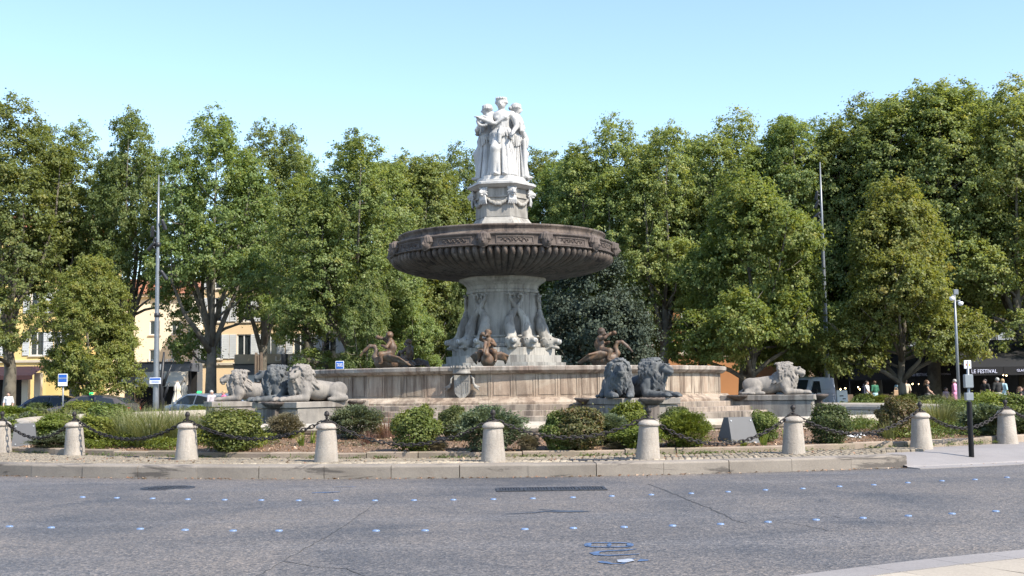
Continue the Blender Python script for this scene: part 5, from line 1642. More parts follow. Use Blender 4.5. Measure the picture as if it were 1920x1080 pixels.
shrub_spec = [  # px centre, base py, width px, top py, kind, label, cat
    (437, 845, 112, 770, 'box', 'big round bright boxwood right of the tall pale grasses'),
    (180, 836, 70, 782, 'euonymus', 'yellow green shrub tucked behind the second bollard'),
    (205, 792, 90, 758, 'box', 'flat topped shrub behind the yellow green one, near the cars'),
    (105, 842, 90, 818, 'rosemary', 'low silvery shrub spreading before the grey floodlight box'),
    (110, 808, 85, 780, 'bright', 'small yellow green shrub right of the grey floodlight box'),
    (20, 800, 95, 765, 'feather', 'feathery shrub at the left edge above the floodlight box'),
    (75, 785, 70, 757, 'dark_box', 'dark shrub just above the grey floodlight box'),
    (-12, 842, 50, 806, 'box', 'small shrub beside the bollard at the left edge'),
    (536, 816, 62, 776, 'dry', 'dry grey brown bush in front of the tan lion plinth'),
    (670, 832, 92, 764, 'rosemary', 'grey green rosemary bush right of the plinth bollard'),
    (780, 846, 90, 764, 'box', 'round dense boxwood left of centre beside the red grass'),
    (853, 834, 62, 764, 'dark_box', 'small dark boxwood between the round boxwood and rosemary'),
    (918, 846, 116, 768, 'rosemary', 'wide rosemary bush behind the rough mottled bollard'),
    (1080, 850, 100, 763, 'red', 'large mixed boxwood with reddish shoots below the grey lions'),
    (1048, 850, 70, 775, 'box', 'green half of the mixed shrub, left of the reddish one'),
    (1140, 835, 72, 780, 'rosemary', 'soft grey green bush right of the reddish mixed shrub'),
    (1178, 805, 66, 758, 'euonymus', 'yellow leaved shrub against the grey lion plinth'),
    (1195, 845, 92, 792, 'bright', 'low bright green shrub behind the smooth bollard'),
    (1268, 806, 66, 765, 'dark_box', 'dark clipped boxwood dome right of the shell spout'),
    (1282, 840, 88, 776, 'feather', 'feathery lime green bush in front of the dark dome'),
    (1432, 828, 58, 772, 'box', 'glossy green boxwood right of the black floodlight box'),
    (1552, 830, 82, 761, 'dark_box', 'round boxwood with brown tips left of the paper'),
    (1684, 820, 76, 748, 'red', 'tall reddish brown boxwood left of the kerb end bollard'),
    (1610, 808, 40, 765, 'tuft', 'thin grass tuft against the cream pool rim'),
    (1668, 822, 34, 780, 'tuft', 'spiky grass tuft below the reddish boxwood'),
    (1765, 812, 76, 738, 'grass', 'tall green grass clump left of the black post'),
    (1800, 800, 80, 752, 'box', 'loose green shrub directly behind the black post'),
    (1850, 815, 90, 762, 'rosemary', 'grey green bush between black post and rough bollard'),
    (1890, 800, 110, 740, 'box', 'wide shrub behind the rough bollard near the right edge'),
    (1918, 830, 60, 775, 'dark_box', 'dark shrub at the right edge of the view'),
    (1845, 790, 80, 740, 'bright', 'yellow green shrub on the mound right of the black post'),
    (726, 832, 56, 768, 'red_grass', 'wispy red grass between rosemary and round boxwood'),
    (690, 838, 36, 800, 'red_grass', 'low red grass at the foot of the rosemary bush'),
    (800, 0, 0, 0, None, ''),
    (240, 836, 80, 758, 'grass', 'pale ornamental grass clump nearest the yellow green shrub'),
    (288, 838, 95, 752, 'grass', 'tallest pale ornamental grass clump at the lamp mast foot'),
    (336, 838, 80, 760, 'grass', 'pale ornamental grass clump beside the third bollard'),
    (372, 805, 60, 764, 'grass', 'grass clump before the pale lion plinth'),
    (412, 790, 60, 750, 'grass', 'grass clump rising in front of the left lion paws'),
    (234, 780, 60, 736, 'red_grass', 'rusty grass plumes before the shop awning'),
    (150, 815, 60, 770, 'grass', 'grass clump left of the second bollard, near the cars'),
    (40, 800, 80, 768, 'grass', 'grass clump right behind the grey floodlight box'),
    (118, 800, 84, 757, 'grass', 'arching grass between the floodlight box and the second bollard'),
    (262, 800, 90, 752, 'grass', 'grass clump on the mound left of the lamp mast foot'),
    (318, 800, 90, 752, 'grass', 'grass clump on the mound right of the lamp mast foot'),
    (362, 836, 70, 768, 'grass', 'grass clump directly behind the third bollard'),
    (150, 790, 80, 756, 'bright', 'yellow green low shrub before the brown taxi'),
    (1740, 800, 70, 752, 'grass', 'green grass between the reddish boxwood and the black post'),
    (1838, 775, 90, 738, 'grass', 'tall grass behind the grey green bush by the black post'),
    (1155, 850, 40, 830, 'dry', 'small dry sprig below the low bright green shrub'),
    (565, 838, 22, 812, 'iris', 'small iris leaves left of the plinth bollard'),
    (586, 836, 18, 806, 'iris', 'taller iris leaf fan touching the plinth bollard'),
    (1270, 843, 24, 815, 'iris', 'iris leaves below the lime green bush'),
    (1308, 846, 24, 822, 'iris', 'iris fan right of the lime green bush'),
    (1390, 836, 22, 824, 'iris', 'short iris fan at the foot of the black floodlight box'),
    (1428, 834, 26, 808, 'iris', 'iris leaves before the glossy green boxwood'),
    (1470, 832, 22, 800, 'iris', 'iris stalk left of the chipped bollard'),
    (990, 846, 40, 815, 'dry', 'small withered plant beside the rough mottled bollard'),
    (820, 848, 36, 826, 'dry', 'small dry sprig right of the round boxwood foot'),
]
for i, (px, pyb, w, pyt, kind, lab) in enumerate(shrub_spec):
    if not kind: continue
    p = at_z(px, pyb, .36)
    dist = p.y
    for _ in range(400):              # its foot stands in the bed, not in the pool
        if math.hypot(p.x - FX, p.y - FY) > 16.75 + w * dist / FPX * .25: break
        dist -= .03; p = at_depth(px, 700, dist)
    for _ in range(200):              # nor on the pavement
        if math.hypot(p.x - FX, p.y - FY) < edge_r(math.atan2(p.x - FX, FY - p.y)) - .25 or p.y > 43: break
        dist += .03; p = at_depth(px, 700, dist)
    z = ground_z(p)
    ww = w * dist / FPX; hh = (at_depth(px, pyt, dist).z - z) * 1.04
    o = thing('ornamental_grass' if 'grass' in kind or kind == 'tuft' else ('iris_plant' if kind == 'iris' else 'shrub'), lab, 'grass' if 'grass' in kind or kind == 'tuft' else ('iris' if kind == 'iris' else 'shrub'), (p.x, p.y, z - .01), random.Random(i).uniform(0, 6))
    wide = {'grass': .85, 'red_grass': .8, 'tuft': .8, 'iris': .36, 'rosemary': .95, 'dry': .98, 'feather': .95}.get(kind, 1.0)
    o.scale = (ww / wide, ww / wide, hh / .95)
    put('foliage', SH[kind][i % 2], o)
    if kind not in ('grass', 'red_grass', 'tuft', 'iris'): put('stem', STEM[i % 3], o)
# hedges and shrubs beyond the pool
far_spec = [
    (1620, 757, 44, 738, 'box', 'round far shrub beyond the pool right of the sandwich board'),
    (1655, 757, 56, 740, 'bright', 'flowering far shrub below the café walkers'),
    (1700, 757, 50, 738, 'box', 'far shrub below the walkers carrying bags'),
    (1745, 757, 70, 742, 'rosemary', 'grey far shrub below the striding walker'),
    (1790, 757, 80, 733, 'grass', 'tall far grass below the pink dressed person'),
    (1840, 757, 60, 740, 'grass', 'far grass right of the black post top'),
    (60, 790, 90, 768, 'rosemary', 'far grey shrub before the first parked car'),
    (150, 790, 100, 768, 'grass', 'far grass before the parked cars'),
    (375, 790, 60, 762, 'bright', 'far shrub before the taxi'),
]
for i, (px, pyb, w, pyt, kind, lab) in enumerate(far_spec):
    dist = 61.0 if px > 900 else 56.0
    p = at_depth(px, pyb, dist)
    ww = w * dist / FPX; top = at_depth(px, pyt, dist).z
    o = thing('shrub' if 'grass' not in kind else 'ornamental_grass', lab, 'shrub' if 'grass' not in kind else 'grass', (p.x, p.y, .2), random.Random(i + 99).uniform(0, 6))
    o.scale = (ww, ww, max(.4, (top - .2) / .95))
    put('foliage', SH[kind][i % 2], o)

# mulch and fallen leaves
rs = np.random.default_rng(77)
n = 9000
w = rs.uniform(-.95, .95, n)
r = np.array([16.5 + (edge_r(q) - 16.55) * t for q, t in zip(w, rs.uniform(0, 1, n) ** .8)])
P = np.stack([FX + r * np.sin(w), FY - r * np.cos(w), np.array([bed_z(a, b) for a, b in zip(r, w)]) + .02], 1)
N = unit(np.array([0, 0, 1.0]) + .55 * rs.normal(size=(n, 3)))
L = rs.uniform(.025, .065, n)
tag(put('mulch_leaves', leaves('mulch_leaves', P, N, L, L * .6, rs.uniform(0, 1, n), M['litter'], rs=rs)), kind='stuff')
n = 700
w = rs.uniform(-.75, .5, n)
r = np.where((rs.uniform(0, 1, n) < .55) | (w > A_END - .02), 22.33 + np.abs(rs.normal(0, .10, n)), 20.3 + rs.uniform(0, 1.5, n))
z = np.where(r > 22.3, .012, .245)
P = np.stack([FX + r * np.sin(w), FY - r * np.cos(w), z], 1)
N = unit(np.array([0, 0, 1.0]) + .3 * rs.normal(size=(n, 3)))
L = rs.uniform(.03, .08, n)
tag(put('fallen_leaves', leaves('fallen_leaves', P, N, L, L * .6, rs.uniform(.1, 1, n), M['litter'], rs=rs)), kind='stuff')
# weeds in the joints along the edging
n = 2600
w = np.repeat(rs.uniform(-.8, .6, 130), 20) + rs.normal(0, .004, n)
r = np.array([edge_r(q) + .12 for q in w]) + np.abs(rs.normal(0, .07, n))
P = np.stack([FX + r * np.sin(w), FY - r * np.cos(w), .225 + np.abs(rs.normal(0, .03, n))], 1)
N = unit(np.stack([np.sin(w), -np.cos(w), .4 * np.ones(n)], 1) + .8 * rs.normal(size=(n, 3)))
L = rs.uniform(.03, .06, n)
tag(put('weeds', leaves('weeds', P, N, L, L * .4, rs.uniform(0, .8, n), M['box_leaf'], rs=rs)), kind='stuff')

# low ground cover between the shrubs, and the planting on the far side of the pool
def cover(name, w0, w1, r0, r1, n, hmax, mat, seed, L0=.07, thr=.0):
    rs = np.random.default_rng(seed)
    w = rs.uniform(w0, w1, n); r = rs.uniform(r0, r1, n)
    er = np.array([edge_r(q) - .05 for q in w]); k = r < er; w, r = w[k], r[k]; n = len(w)
    x, y = FX + r * np.sin(w), FY - r * np.cos(w)
    ht = .5 + .5 * np.sin(1.9 * x + .7 * y + seed) * np.sin(2.3 * y - .8 * x + 2 * seed) + .25 * np.sin(5.1 * x + 4.3 * y)
    k = ht > thr
    w, r, x, y, ht = w[k], r[k], x[k], y[k], ht[k]
    m = len(w)
    z = np.array([bed_z(a, b) for a, b in zip(r, w)]) + hmax * np.clip(ht, .1, 1.2) * rs.uniform(0, 1, m) ** .7
    N = unit(np.array([0, 0, .8]) + rs.normal(size=(m, 3)))
    L = L0 * rs.uniform(.6, 1.4, m)
    tone = .3 + .3 * rs.uniform(0, 1, m) + .25 * np.sin(1.3 * x + 2.1 * y)
    tag(put(name, leaves(name, np.stack([x, y, z], 1), N, L, L * .45, tone, M[mat], rs=rs)), kind='stuff')
cover('ground_cover', -.50, -.26, 16.6, 19.8, 15000, .26, 'bright_leaf', 3, thr=.5)
cover('ground_cover', -.80, -.28, 16.5, 18.0, 15000, .22, 'rosemary_leaf', 5, .06, thr=.52)
cover('ground_cover', .45, .95, 16.5, 19.8, 22000, .30, 'box_leaf', 8, .06, thr=.45)
cover('ground_cover', -.30, .42, 16.8, 19.9, 7000, .10, 'dry_leaf', 9, .05, thr=.62)
cover('far_planting', .95, 2.12, 16.6, 18.5, 30000, .4, 'bright_leaf', 12, .11, thr=.3)
cover('far_planting', .95, 2.12, 16.6, 18.5, 18000, .45, 'box_leaf', 14, .11, thr=.5)
cover('far_planting', -2.3, -.9, 16.6, 18.5, 34000, .38, 'rosemary_leaf', 17, .11, thr=.35)
cover('far_planting', -2.3, -.9, 16.6, 18.5, 20000, .42, 'bright_leaf', 19, .11, thr=.5)
# ------------------------------------------------------------------ buildings round the square
M['yellow_wall'] = stone('yellow render', (.88, .66, .27), (.80, .58, .23), .25, patch=.2, patch_col=(.72, .56, .3), rnd=0, grain=.05)
M['cream_wall'] = stone('cream render', (.90, .80, .63), (.84, .74, .57), .25, patch=.2, patch_col=(.75, .66, .52), rnd=0, grain=.05)
M['ochre_wall'] = stone('ochre render', (.84, .63, .38), (.77, .57, .34), .25, patch=.2, patch_col=(.70, .55, .38), rnd=0, grain=.05)
M['orange_wall'] = stone('orange render', (.52, .25, .11), (.44, .21, .095), .25, patch=.25, patch_col=(.40, .24, .14), rnd=0, grain=.05)
M['pink_wall'] = stone('pinkish render', (.48, .35, .26), (.42, .30, .22), .25, patch=.25, patch_col=(.36, .28, .22), rnd=0, grain=.05)
M['roof_tile'] = stone('terracotta roof', (.42, .19, .11), (.30, .13, .08), 1.5, rnd=.1, grain=.2)
M['shutter'] = plain('pale shutters', (.62, .63, .62), .6, 0, .05, rnd=.05)
M['shutter_grey'] = plain('grey shutters', (.30, .32, .33), .6, 0, .05, rnd=.05)
M['frame_white'] = plain('window frames', (.68, .67, .64), .5, 0, .05)
M['trim'] = stone('stone trim', (.62, .54, .42), (.52, .45, .35), 1.0, rnd=.03)
M['fascia'] = plain('grey fascia', (.12, .13, .15), .5, 0, .06, 1.0)
M['awning_cream'] = plain('cream awning', (.70, .62, .50), .8, 0, .04)
M['awning_black'] = plain('black awning', (.009, .0085, .009), .9, 0, .15)
M['awning_red'] = plain('faded red awning', (.30, .12, .09), .8, 0, .1)
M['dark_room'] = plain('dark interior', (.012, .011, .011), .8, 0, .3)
M['letter_white'] = plain('white letters', (.82, .82, .82), .5, 0, .02)
M['letter_lilac'] = plain('pale lettering', (.62, .62, .74), .6, 0, .02)
M['sign_white'] = plain('sign white', (.75, .77, .80), .5, 0, .03)

def text_mesh(s, size, depth, mat):
    cu = bpy.data.curves.new('t', 'FONT')
    cu.body = s; cu.size = size; cu.extrude = depth; cu.align_x = 'CENTER'
    cu.resolution_u = 2
    o = bpy.data.objects.new('t', cu)
    COL.objects.link(o)
    dg = bpy.context.evaluated_depsgraph_get()
    me = bpy.data.meshes.new_from_object(o.evaluated_get(dg))
    bpy.data.objects.remove(o); bpy.data.curves.remove(cu)
    me.name = 'lettering'
    me.materials.clear(); me.materials.append(mat)
    return me
def lettering(s, size, parent, loc, mat, name='lettering', width=None, rz=0.0, bold=0.0):
    me = text_mesh(s, size, .012 + bold, mat)
    o = put(name, me, parent, loc)
    o.rotation_euler = (PI / 2, 0, rz)
    if width:
        xs = [v.co.x for v in me.vertices]
        k = width / (max(xs) - min(xs))
        o.scale = (k, 1, 1)
    return o
WIN = {}
def window_parts(w, h, shut):
    key = (round(w, 2), round(h, 2), shut)
    if key in WIN: return WIN[key]
    f = MB()
    for s in (-1, 1): f.box((s * (w / 2 - .04), .06, 0), (.08, .12, h))
    f.box((0, .06, h / 2 - .04), (w - .162, .118, .08)); f.box((0, .06, -h / 2 + .04), (w - .162, .118, .08)); f.box((0, .055, 0), (.07, .10, h - .162))
    fr = f.mesh('frame', M['frame_white'])
    pn = MB().box((0, .10, 0), (w - .1, .02, h - .1)).mesh('pane', M['glass'])
    sl = MB().box((0, -.04, -h / 2 - .06), (w + .24, .24, .11), bev=.01).mesh('sill', M['trim'])
    sh = None
    if shut:
        mb = MB()
        mb.box((0, -.03, 0), (w * .5, .035, h))
        for s in (-1, 1): mb.box((s * (w * .25 - .03), -.055, 0), (.06, .02, h - .002))
        n = int(h / .13)
        for j in range(n): mb.box((0, -.058, -h / 2 + (j + .5) * h / n), (w * .5 - .124, .022, h / n * .55))
        sh = mb.mesh('shutter', M['shutter'])
    WIN[key] = (fr, pn, sl, sh)
    return WIN[key]
def building(name, label, x0, x1, y, ztop, wall, cols, rows, depth=12.0, roof=True, shut=True, win=(1.1, 1.9), shutmat=None, face=0.0, ground_h=4.2):
    """front wall between world x0..x1 at depth y with real window openings, storeys in rows (z of the window centres)"""
    cx = (x0 + x1) / 2
    o = thing(name, label, 'building', (cx, y, 0), face)
    W = x1 - x0
    mb = MB()
    xs = sorted(set([-W / 2, W / 2] + [c - cx - win[0] / 2 for c in cols] + [c - cx + win[0] / 2 for c in cols]))
    zs = sorted(set([0, ztop] + [r - win[1] / 2 for r in rows] + [r + win[1] / 2 for r in rows]))
    holes = [(c - cx, r) for c in cols for r in rows]
    for i in range(len(xs) - 1):
        for j in range(len(zs) - 1):
            mx, mz = (xs[i] + xs[i + 1]) / 2, (zs[j] + zs[j + 1]) / 2
            if any(abs(mx - a) < win[0] / 2 and abs(mz - b) < win[1] / 2 for a, b in holes): continue
            mb.add([(xs[i], 0, zs[j]), (xs[i + 1], 0, zs[j]), (xs[i + 1], 0, zs[j + 1]), (xs[i], 0, zs[j + 1])], [(0, 1, 2, 3)])
    for a, b in holes:      # reveals
        w, h = win[0] / 2, win[1] / 2
        q = [(a - w, b - h), (a + w, b - h), (a + w, b + h), (a - w, b + h)]
        for k in range(4):
            (p, r), (s, t) = q[k], q[(k + 1) % 4]
            mb.add([(p, 0, r), (s, 0, t), (s, .25, t), (p, .25, r)], [(0, 1, 2, 3)])
        mb.add([(a - w, .25, b - h), (a + w, .25, b - h), (a + w, .25, b + h), (a - w, .25, b + h)], [(0, 1, 2, 3)])
    for s in (-1, 1):
        mb.add([(s * W / 2, 0, 0), (s * W / 2, depth, 0), (s * W / 2, depth, ztop), (s * W / 2, 0, ztop)], [(0, 1, 2, 3)])
    mb.add([(-W / 2, depth, 0), (W / 2, depth, 0), (W / 2, depth, ztop), (-W / 2, depth, ztop)], [(0, 1, 2, 3)])
    mb.add([(-W / 2, 0, ztop - .01), (W / 2, 0, ztop - .01), (W / 2, depth, ztop - .01), (-W / 2, depth, ztop - .01)], [(0, 1, 2, 3)])
    mb.build('wall', wall, o, fix=False)
    MB().box((0, -.12, ztop - .14), (W + .4, .5, .28), bev=.03).build('cornice', M['trim'], o)
    for z in (ground_h,):
        MB().box((0, -.06, z), (W - .02, .16, .22), bev=.02).build('string_course', M['trim'], o)
    if roof:
        mb = MB()
        h = 1.9
        mb.add([(-W / 2 - .4, -.5, ztop + .02), (W / 2 + .4, -.5, ztop + .02), (W / 2 + .4, depth * .5, ztop + h), (-W / 2 - .4, depth * .5, ztop + h), (-W / 2 - .4, depth + .4, ztop + .02), (W / 2 + .4, depth + .4, ztop + .02)], [(0, 1, 2, 3), (3, 2, 5, 4)])
        for k in range(int(W / .45)):
            x = -W / 2 + k * .45
            mb.tube([(x, -.55, ztop + .05), (x, depth * .5, ztop + h + .03)], .09, 5, smooth=True)
        rf = mb.build('roof', M['roof_tile'], o, fix=False)
        mb = MB(); mb.box((W * .22, depth * .42, ztop + h + .2), (.9, .7, 1.5), bev=.02); mb.build('chimney', M['trim'], rf)
    fr, pn, sl, sh = window_parts(win[0], win[1], shut)
    rs = random.Random(int(cx * 10))
    for a, b in holes:
        f = put('window', fr, o, (a, .06, b))
        put('pane', pn, f); put('sill', sl, f)
        if sh:
            for s in (-1, 1):
                q = put('shutter', sh, f, (s * (win[0] * .75 + .02), -.07, 0), mat=shutmat)
    return o
def X(px, d): return at_depth(px, 700, d).x
def Z(px, py, d): return at_depth(px, py, d).z
D1 = 96.0
b1 = building('yellow_building', 'bright yellow building glimpsed through the leftmost trees', X(-180, D1), X(134, D1), D1, Z(60, 428, D1), M['yellow_wall'], [X(x, D1) for x in (-150, -85, -20, 68, 112)], [5.6, 9.0, 12.2], shutmat=M['shutter'])
D2 = 104.0
b2 = building('cream_building', 'low cream house with terracotta roof behind the left lamp mast', X(150, D2), X(352, D2), D2, Z(250, 552, D2), M['cream_wall'], [X(x, D2) for x in (178, 235, 289, 330)], [4.7, 7.2], win=(.9, 1.25), shut=False)
D3 = 94.0
b3 = building('ochre_building', 'ochre building with white shutters above the white shop letters', X(380, D3), X(690, D3), D3, Z(540, 500, D3), M['ochre_wall'], [X(x, D3) for x in (402, 457, 507, 563, 618, 668)], [5.1, 8.0, 10.6], ground_h=3.75)
D4 = 100.0
b4 = building('rosy_building', 'pinkish house glimpsed under the bowl left of the pedestal', X(700, D4), X(1010, D4), D4, Z(850, 470, D4), M['pink_wall'], [X(x, D4) for x in (730, 783, 836, 889, 942, 990)], [4.9, 7.9, 10.9], shutmat=M['shutter_grey'])
D5 = 98.0
b5 = building('orange_building', 'orange building glimpsed between tree trunks right of the bowl', X(1160, D5), X(1496, D5), D5, Z(1250, 470, D5), M['orange_wall'], [X(x, D5) for x in (1190, 1237, 1305, 1352, 1397, 1445)], [5.0, 8.0, 11.0], shutmat=M['shutter'])
D6 = 95.0
b6 = building('tan_building', 'tan building hidden by dense trees behind the café terrace', X(1500, D6), X(2010, D6), D6, Z(1700, 420, D6), M['pink_wall'], [X(x, D6) for x in (1530, 1585, 1640, 1695, 1750, 1805, 1860, 1915, 1970)], [5.0, 8.0, 11.0, 13.8], shutmat=M['shutter_grey'])

# shop front with white letters
def shop(name, lab, px0, px1, d, yt, yb, awn, cat='shop front'):
    x0, x1 = X(px0, d), X(px1, d)
    zt, zb = Z((px0 + px1) / 2, yt, d), Z((px0 + px1) / 2, yb, d)
    o = thing(name, lab, cat, ((x0 + x1) / 2, d, 0))
    W = x1 - x0
    MB().box((0, 1.2, (zt + zb) / 2), (W, 2.4, zt - zb), bev=.02).build('fascia', M['fascia'], o)
    MB().box((0, -.03, zt + .03), (W + .1, .12, .10), bev=.01).build('trim', M['dark_paint'], o)
    n = max(2, int(W / 3))
    for k in range(n + 1): MB().box((-W / 2 + .1 + (W - .2) * k / n, .3, zb / 2), (.18, .18, zb)).build('post', M['dark_paint'], o)
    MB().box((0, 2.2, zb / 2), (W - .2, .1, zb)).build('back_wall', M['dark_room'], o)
    return o, W, zt, zb
s1, W, zt, zb = shop('shop_front', 'dark grey shop front with white raised letters below the ochre building', 438, 668, 88.0, 683, 702, None)
MB().box((0, .35, zt + .42), (W, .2, .72)).build('sign_backing', M['trim'], s1)
cx = s1.location.x
def shop_text(root, s, px0, px1, d, yb, hpx, mat, yoff):
    x0, x1 = X(px0, d), X(px1, d)
    z = Z((px0 + px1) / 2, yb, d)
    lettering(s, hpx * d / FPX / .7, root, ((x0 + x1) / 2 - root.location.x, yoff, z), mat, width=x1 - x0, bold=.03)
shop_text(s1, 'LA', 515, 532, 88.0, 677, 10, M['letter_white'], .18)
shop_text(s1, 'ROTONDA', 542, 609, 88.0, 677, 10, M['letter_white'], .18)
mb = MB()
x0 = -W / 2
mb.add([(x0 + 1.0, -.05, zb), (W / 2, -.05, zb), (W / 2, -1.0, zb - .55), (x0 + 1.0, -1.0, zb - .55), (x0 + 1, -1.0, zb - .75), (W / 2, -1.0, zb - .75), (x0 + 1.0, -.05, zb - .04), (W / 2, -.05, zb - .04)], [(0, 1, 2, 3), (3, 2, 5, 4), (4, 5, 7, 6)])
mb.build('awning', M['awning_cream'], s1)
s2, W, zt, zb = shop('corner_shop', 'grey corner shop with cream awning behind the left lamp mast', 232, 356, 80.0, 681, 697, None)
shop_text(s2, 'LA', 276, 289, 80.0, 679, 6, M['letter_white'], -.02)
shop_text(s2, 'RTE', 310, 328, 80.0, 679, 6, M['letter_white'], -.02)
MB().box((X(303, 80) - s2.location.x, -.06, (zt + zb) / 2 + .02), (.22, .06, .42)).build('sign_plate', M['sign_white'], s2)
mb = MB(); x0 = -W / 2
mb.add([(x0, -.05, zb), (W / 2 - .1, -.05, zb), (W / 2, -2.2, zb - .78), (x0, -2.2, zb - .78), (x0, -2.2, zb - 1.0), (W / 2, -2.2, zb - 1.0)], [(0, 1, 2, 3), (3, 2, 5, 4)])
mb.add([(W / 2 - .1, -.05, zb), (W / 2, -2.2, zb - .78), (W / 2, -2.2, zb - 1.0), (W / 2 - .1, -.05, zb - .9)], [(0, 1, 2, 3)])
mb.build('awning', M['awning_cream'], s2)
# red canopy at far left
s3 = thing('red_canopy', 'faded red shop canopy on pale columns at the far left', 'canopy', (X(20, 88), 88.0, 0))
zc = Z(20, 700, 88)
mb = MB(); mb.add([(-5, 0, zc + .5), (2.6, 0, zc + .5), (2.6, -2.5, zc - .2), (-5, -2.5, zc - .2), (-5, -2.5, zc - .5), (2.6, -2.5, zc - .5)], [(0, 1, 2, 3), (3, 2, 5, 4)])
mb.build('cover', M['awning_red'], s3)
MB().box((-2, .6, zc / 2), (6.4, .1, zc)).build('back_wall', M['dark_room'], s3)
for x in (1.3, 2.2): MB().box((x, -.4, zc / 2), (.45, .45, zc)).build('column', M['cream_wall'], s3)
for k in range(3): MB().box((2.9 + k * 1.0, .5, zc * .45), (.9, .1, zc * .9)).build('door_leaf', M['yellow_wall'], s3)

# folded parasols and wooden post, street lamp
def parasol(px, pyt, pyb, d, lab):
    g = at_depth(px, pyb, d); zt = Z(px, pyt, d)
    o = thing('folded_parasol', lab, 'parasol', (g.x, d, 0), 0, 'folded beige parasols')
    def fl(r, z, w, i): return r * (1 + .22 * math.sin(8 * w))
    mb = MB(); mb.lathe([(.04, zt), (.16, zt - .25), (.17, zt - .5), (.13, zt - .55), (.24, zt - 1.0), (.34, zt - 1.7), (.28, zt - 1.72), (.05, zt - 1.5)], 40, flute=fl)
    mb.build('canopy', M['awning_cream'], o)
    mb = MB(); mb.tube([(0, 0, 0), (0, 0, zt + .1)], .03, 8); mb.build('pole', M['wood'], o)
    mb = MB(); mb.box((0, 0, .05), (.6, .6, .1), bev=.02); mb.build('base', M['iron'], o)
parasol(332, 716, 770, 70, 'folded beige parasol beside the left lamp mast')
parasol(345, 717, 770, 71, 'folded beige parasol nearest the dark tree by the corner shop')
d = 58; g = at_depth(485, 740, d)
o = thing('wooden_post', 'tall tapered weathered timber post between the left lions', 'post', (g.x, d, 0))
zt = Z(481, 661, d)
mb = MB()
for k in range(3): mb.box(((k - 1) * .13, .01 * (k % 2), zt / 2 - .05 * (k % 2)), (.125, .36, zt - .1 * (k % 2)), taper=.62)
mb.build('timber', M['wood'], o)
MB().box((0, 0, zt * .6), (.36, .33, .06)).build('band', M['iron'], o)
d = 66; g = at_depth(533, 740, d); zt = Z(533, 664, d)
o = thing('street_lamp', 'small dark street lamp on a thin pole in front of the shop letters', 'street lamp', (g.x, d, 0))
mb = MB(); mb.lathe([(.09, 0), (.07, .8), (.045, .9), (.04, zt - .7)], 10); mb.build('pole', M['dark_paint'], o)
mb = MB(); mb.lathe([(.04, zt - .7), (.10, zt - .64), (.17, zt - .55), (.20, zt - .05), (.21, zt), (.02, zt + .04)], 12); mb.build('lantern', M['dark_paint'], o)
mb = MB(); mb.tube([(X(306, 62), 62, 0), (X(306, 62) - .1, 62, 2.0), (X(307, 62), 62, Z(306, 660, 62))], [.16, .12, .05], 8)
mb.tube([(X(306, 62), 62, 1.9), (X(313, 62), 62, Z(313, 705, 62)), (X(322, 62), 62, Z(322, 684, 62))], [.1, .07, .02], 6)
mb.tube([(X(306, 62), 62, 1.3), (X(313, 62), 62, Z(313, 730, 62)), (X(318, 62), 62, Z(318, 716, 62))], [.1, .08, .03], 6)
bt = tag(mb.build('bare_tree', M['dark_paint']), 'thin dark leafless tree with angled branches right of the left lamp mast', 'tree')

# ------------------------------------------------------------------ lamp masts, camera pole, signs
def mast(px_top, py_top, px_bot, py_bot, d, r0, lab, spots):
    g = at_depth(px_bot, py_bot, d); t = at_depth(px_top, py_top, d)
    o = thing('lamp_mast', lab, 'lamp mast', (g.x, d, 0))
    H = t.z; dx = 0
    mb = MB(); mb.tube([(0, 0, -.1), (0, 0, 1.2), (0, 0, H * .45), (0, 0, H * .75), (0, 0, H)], [r0, r0 * .92, r0 * .68, r0 * .48, r0 * .2], 14); mb.build('pole', M['pole_grey'], o)
    for f in (.44, .72):
        mb = MB(); mb.lathe([(r0 * .5, H * f - .1), (r0 * .9, H * f - .08), (r0 * .9, H * f + .08), (r0 * .5, H * f + .1)], 12); mb.build('collar', M['dark_paint'], o)
    for (f, sx, sy, tilt) in spots:
        h = H * f
        q = thing('spotlight', None, None, (0, 0, 0)); q.parent = o; q.scale = (.62, .62, .72); q.location = (sx * .27, sy * .2, h); q.rotation_euler = (R(25), 0, 0)
        q.rotation_euler = (R(20), R(-sx * tilt), 0)
        mb = MB(); mb.lathe([(.02, .36), (.10, .34), (.13, .2), (.15, -.3), (.16, -.36), (.13, -.36), (.13, -.30), (.01, -.28)], 12); mb.build('housing', M['dark_paint'], q)
        mb = MB(); mb.tube([(0, 0, .1), (-sx * .40, -sy * .3, -.02)], .035, 6); mb.build('bracket', M['pole_grey'], q)
    return o
ml = mast(297, 328, 292, 775, 54, .145, 'tall grey lamp mast with spotlights at the left, standing in pale grass', [(.80, 1, -.3, 15), (.775, -1, .4, 8), (.715, -1, -.2, 45), (.73, -.6, .3, 25), (.60, 1, .2, 30)])
p = ml.location
zz = Z(293, 714, 54)
pl = MB().box((.02, -.20, zz), (.50, .03, .28), bev=.005).build('sign_plate', M['sign_white'], ml)
MB().box((.02, -.218, zz + .075), (.47, .004, .085)).build('blue_band', M['sign_blue'], pl)
for k in range(2): MB().box((.02, -.218, zz - .02 - k * .06), (.34, .004, .022)).build('blue_line', M['sign_blue'], pl)
mr_ = mast(1538, 304, 1553, 760, 67, .16, 'tall grey lamp mast with spotlights rising among the right trees', [(.865, -1, -.3, 8), (.83, -1, -.2, 22), (.785, -1, .1, 45), (.76, -.6, .3, 50)])
d = 50; g = at_depth(1798, 745, d); zt = Z(1797, 543, d)
o = thing('camera_pole', 'slim pole with white dome cameras before the café awning', 'camera pole', (g.x, d, 0))
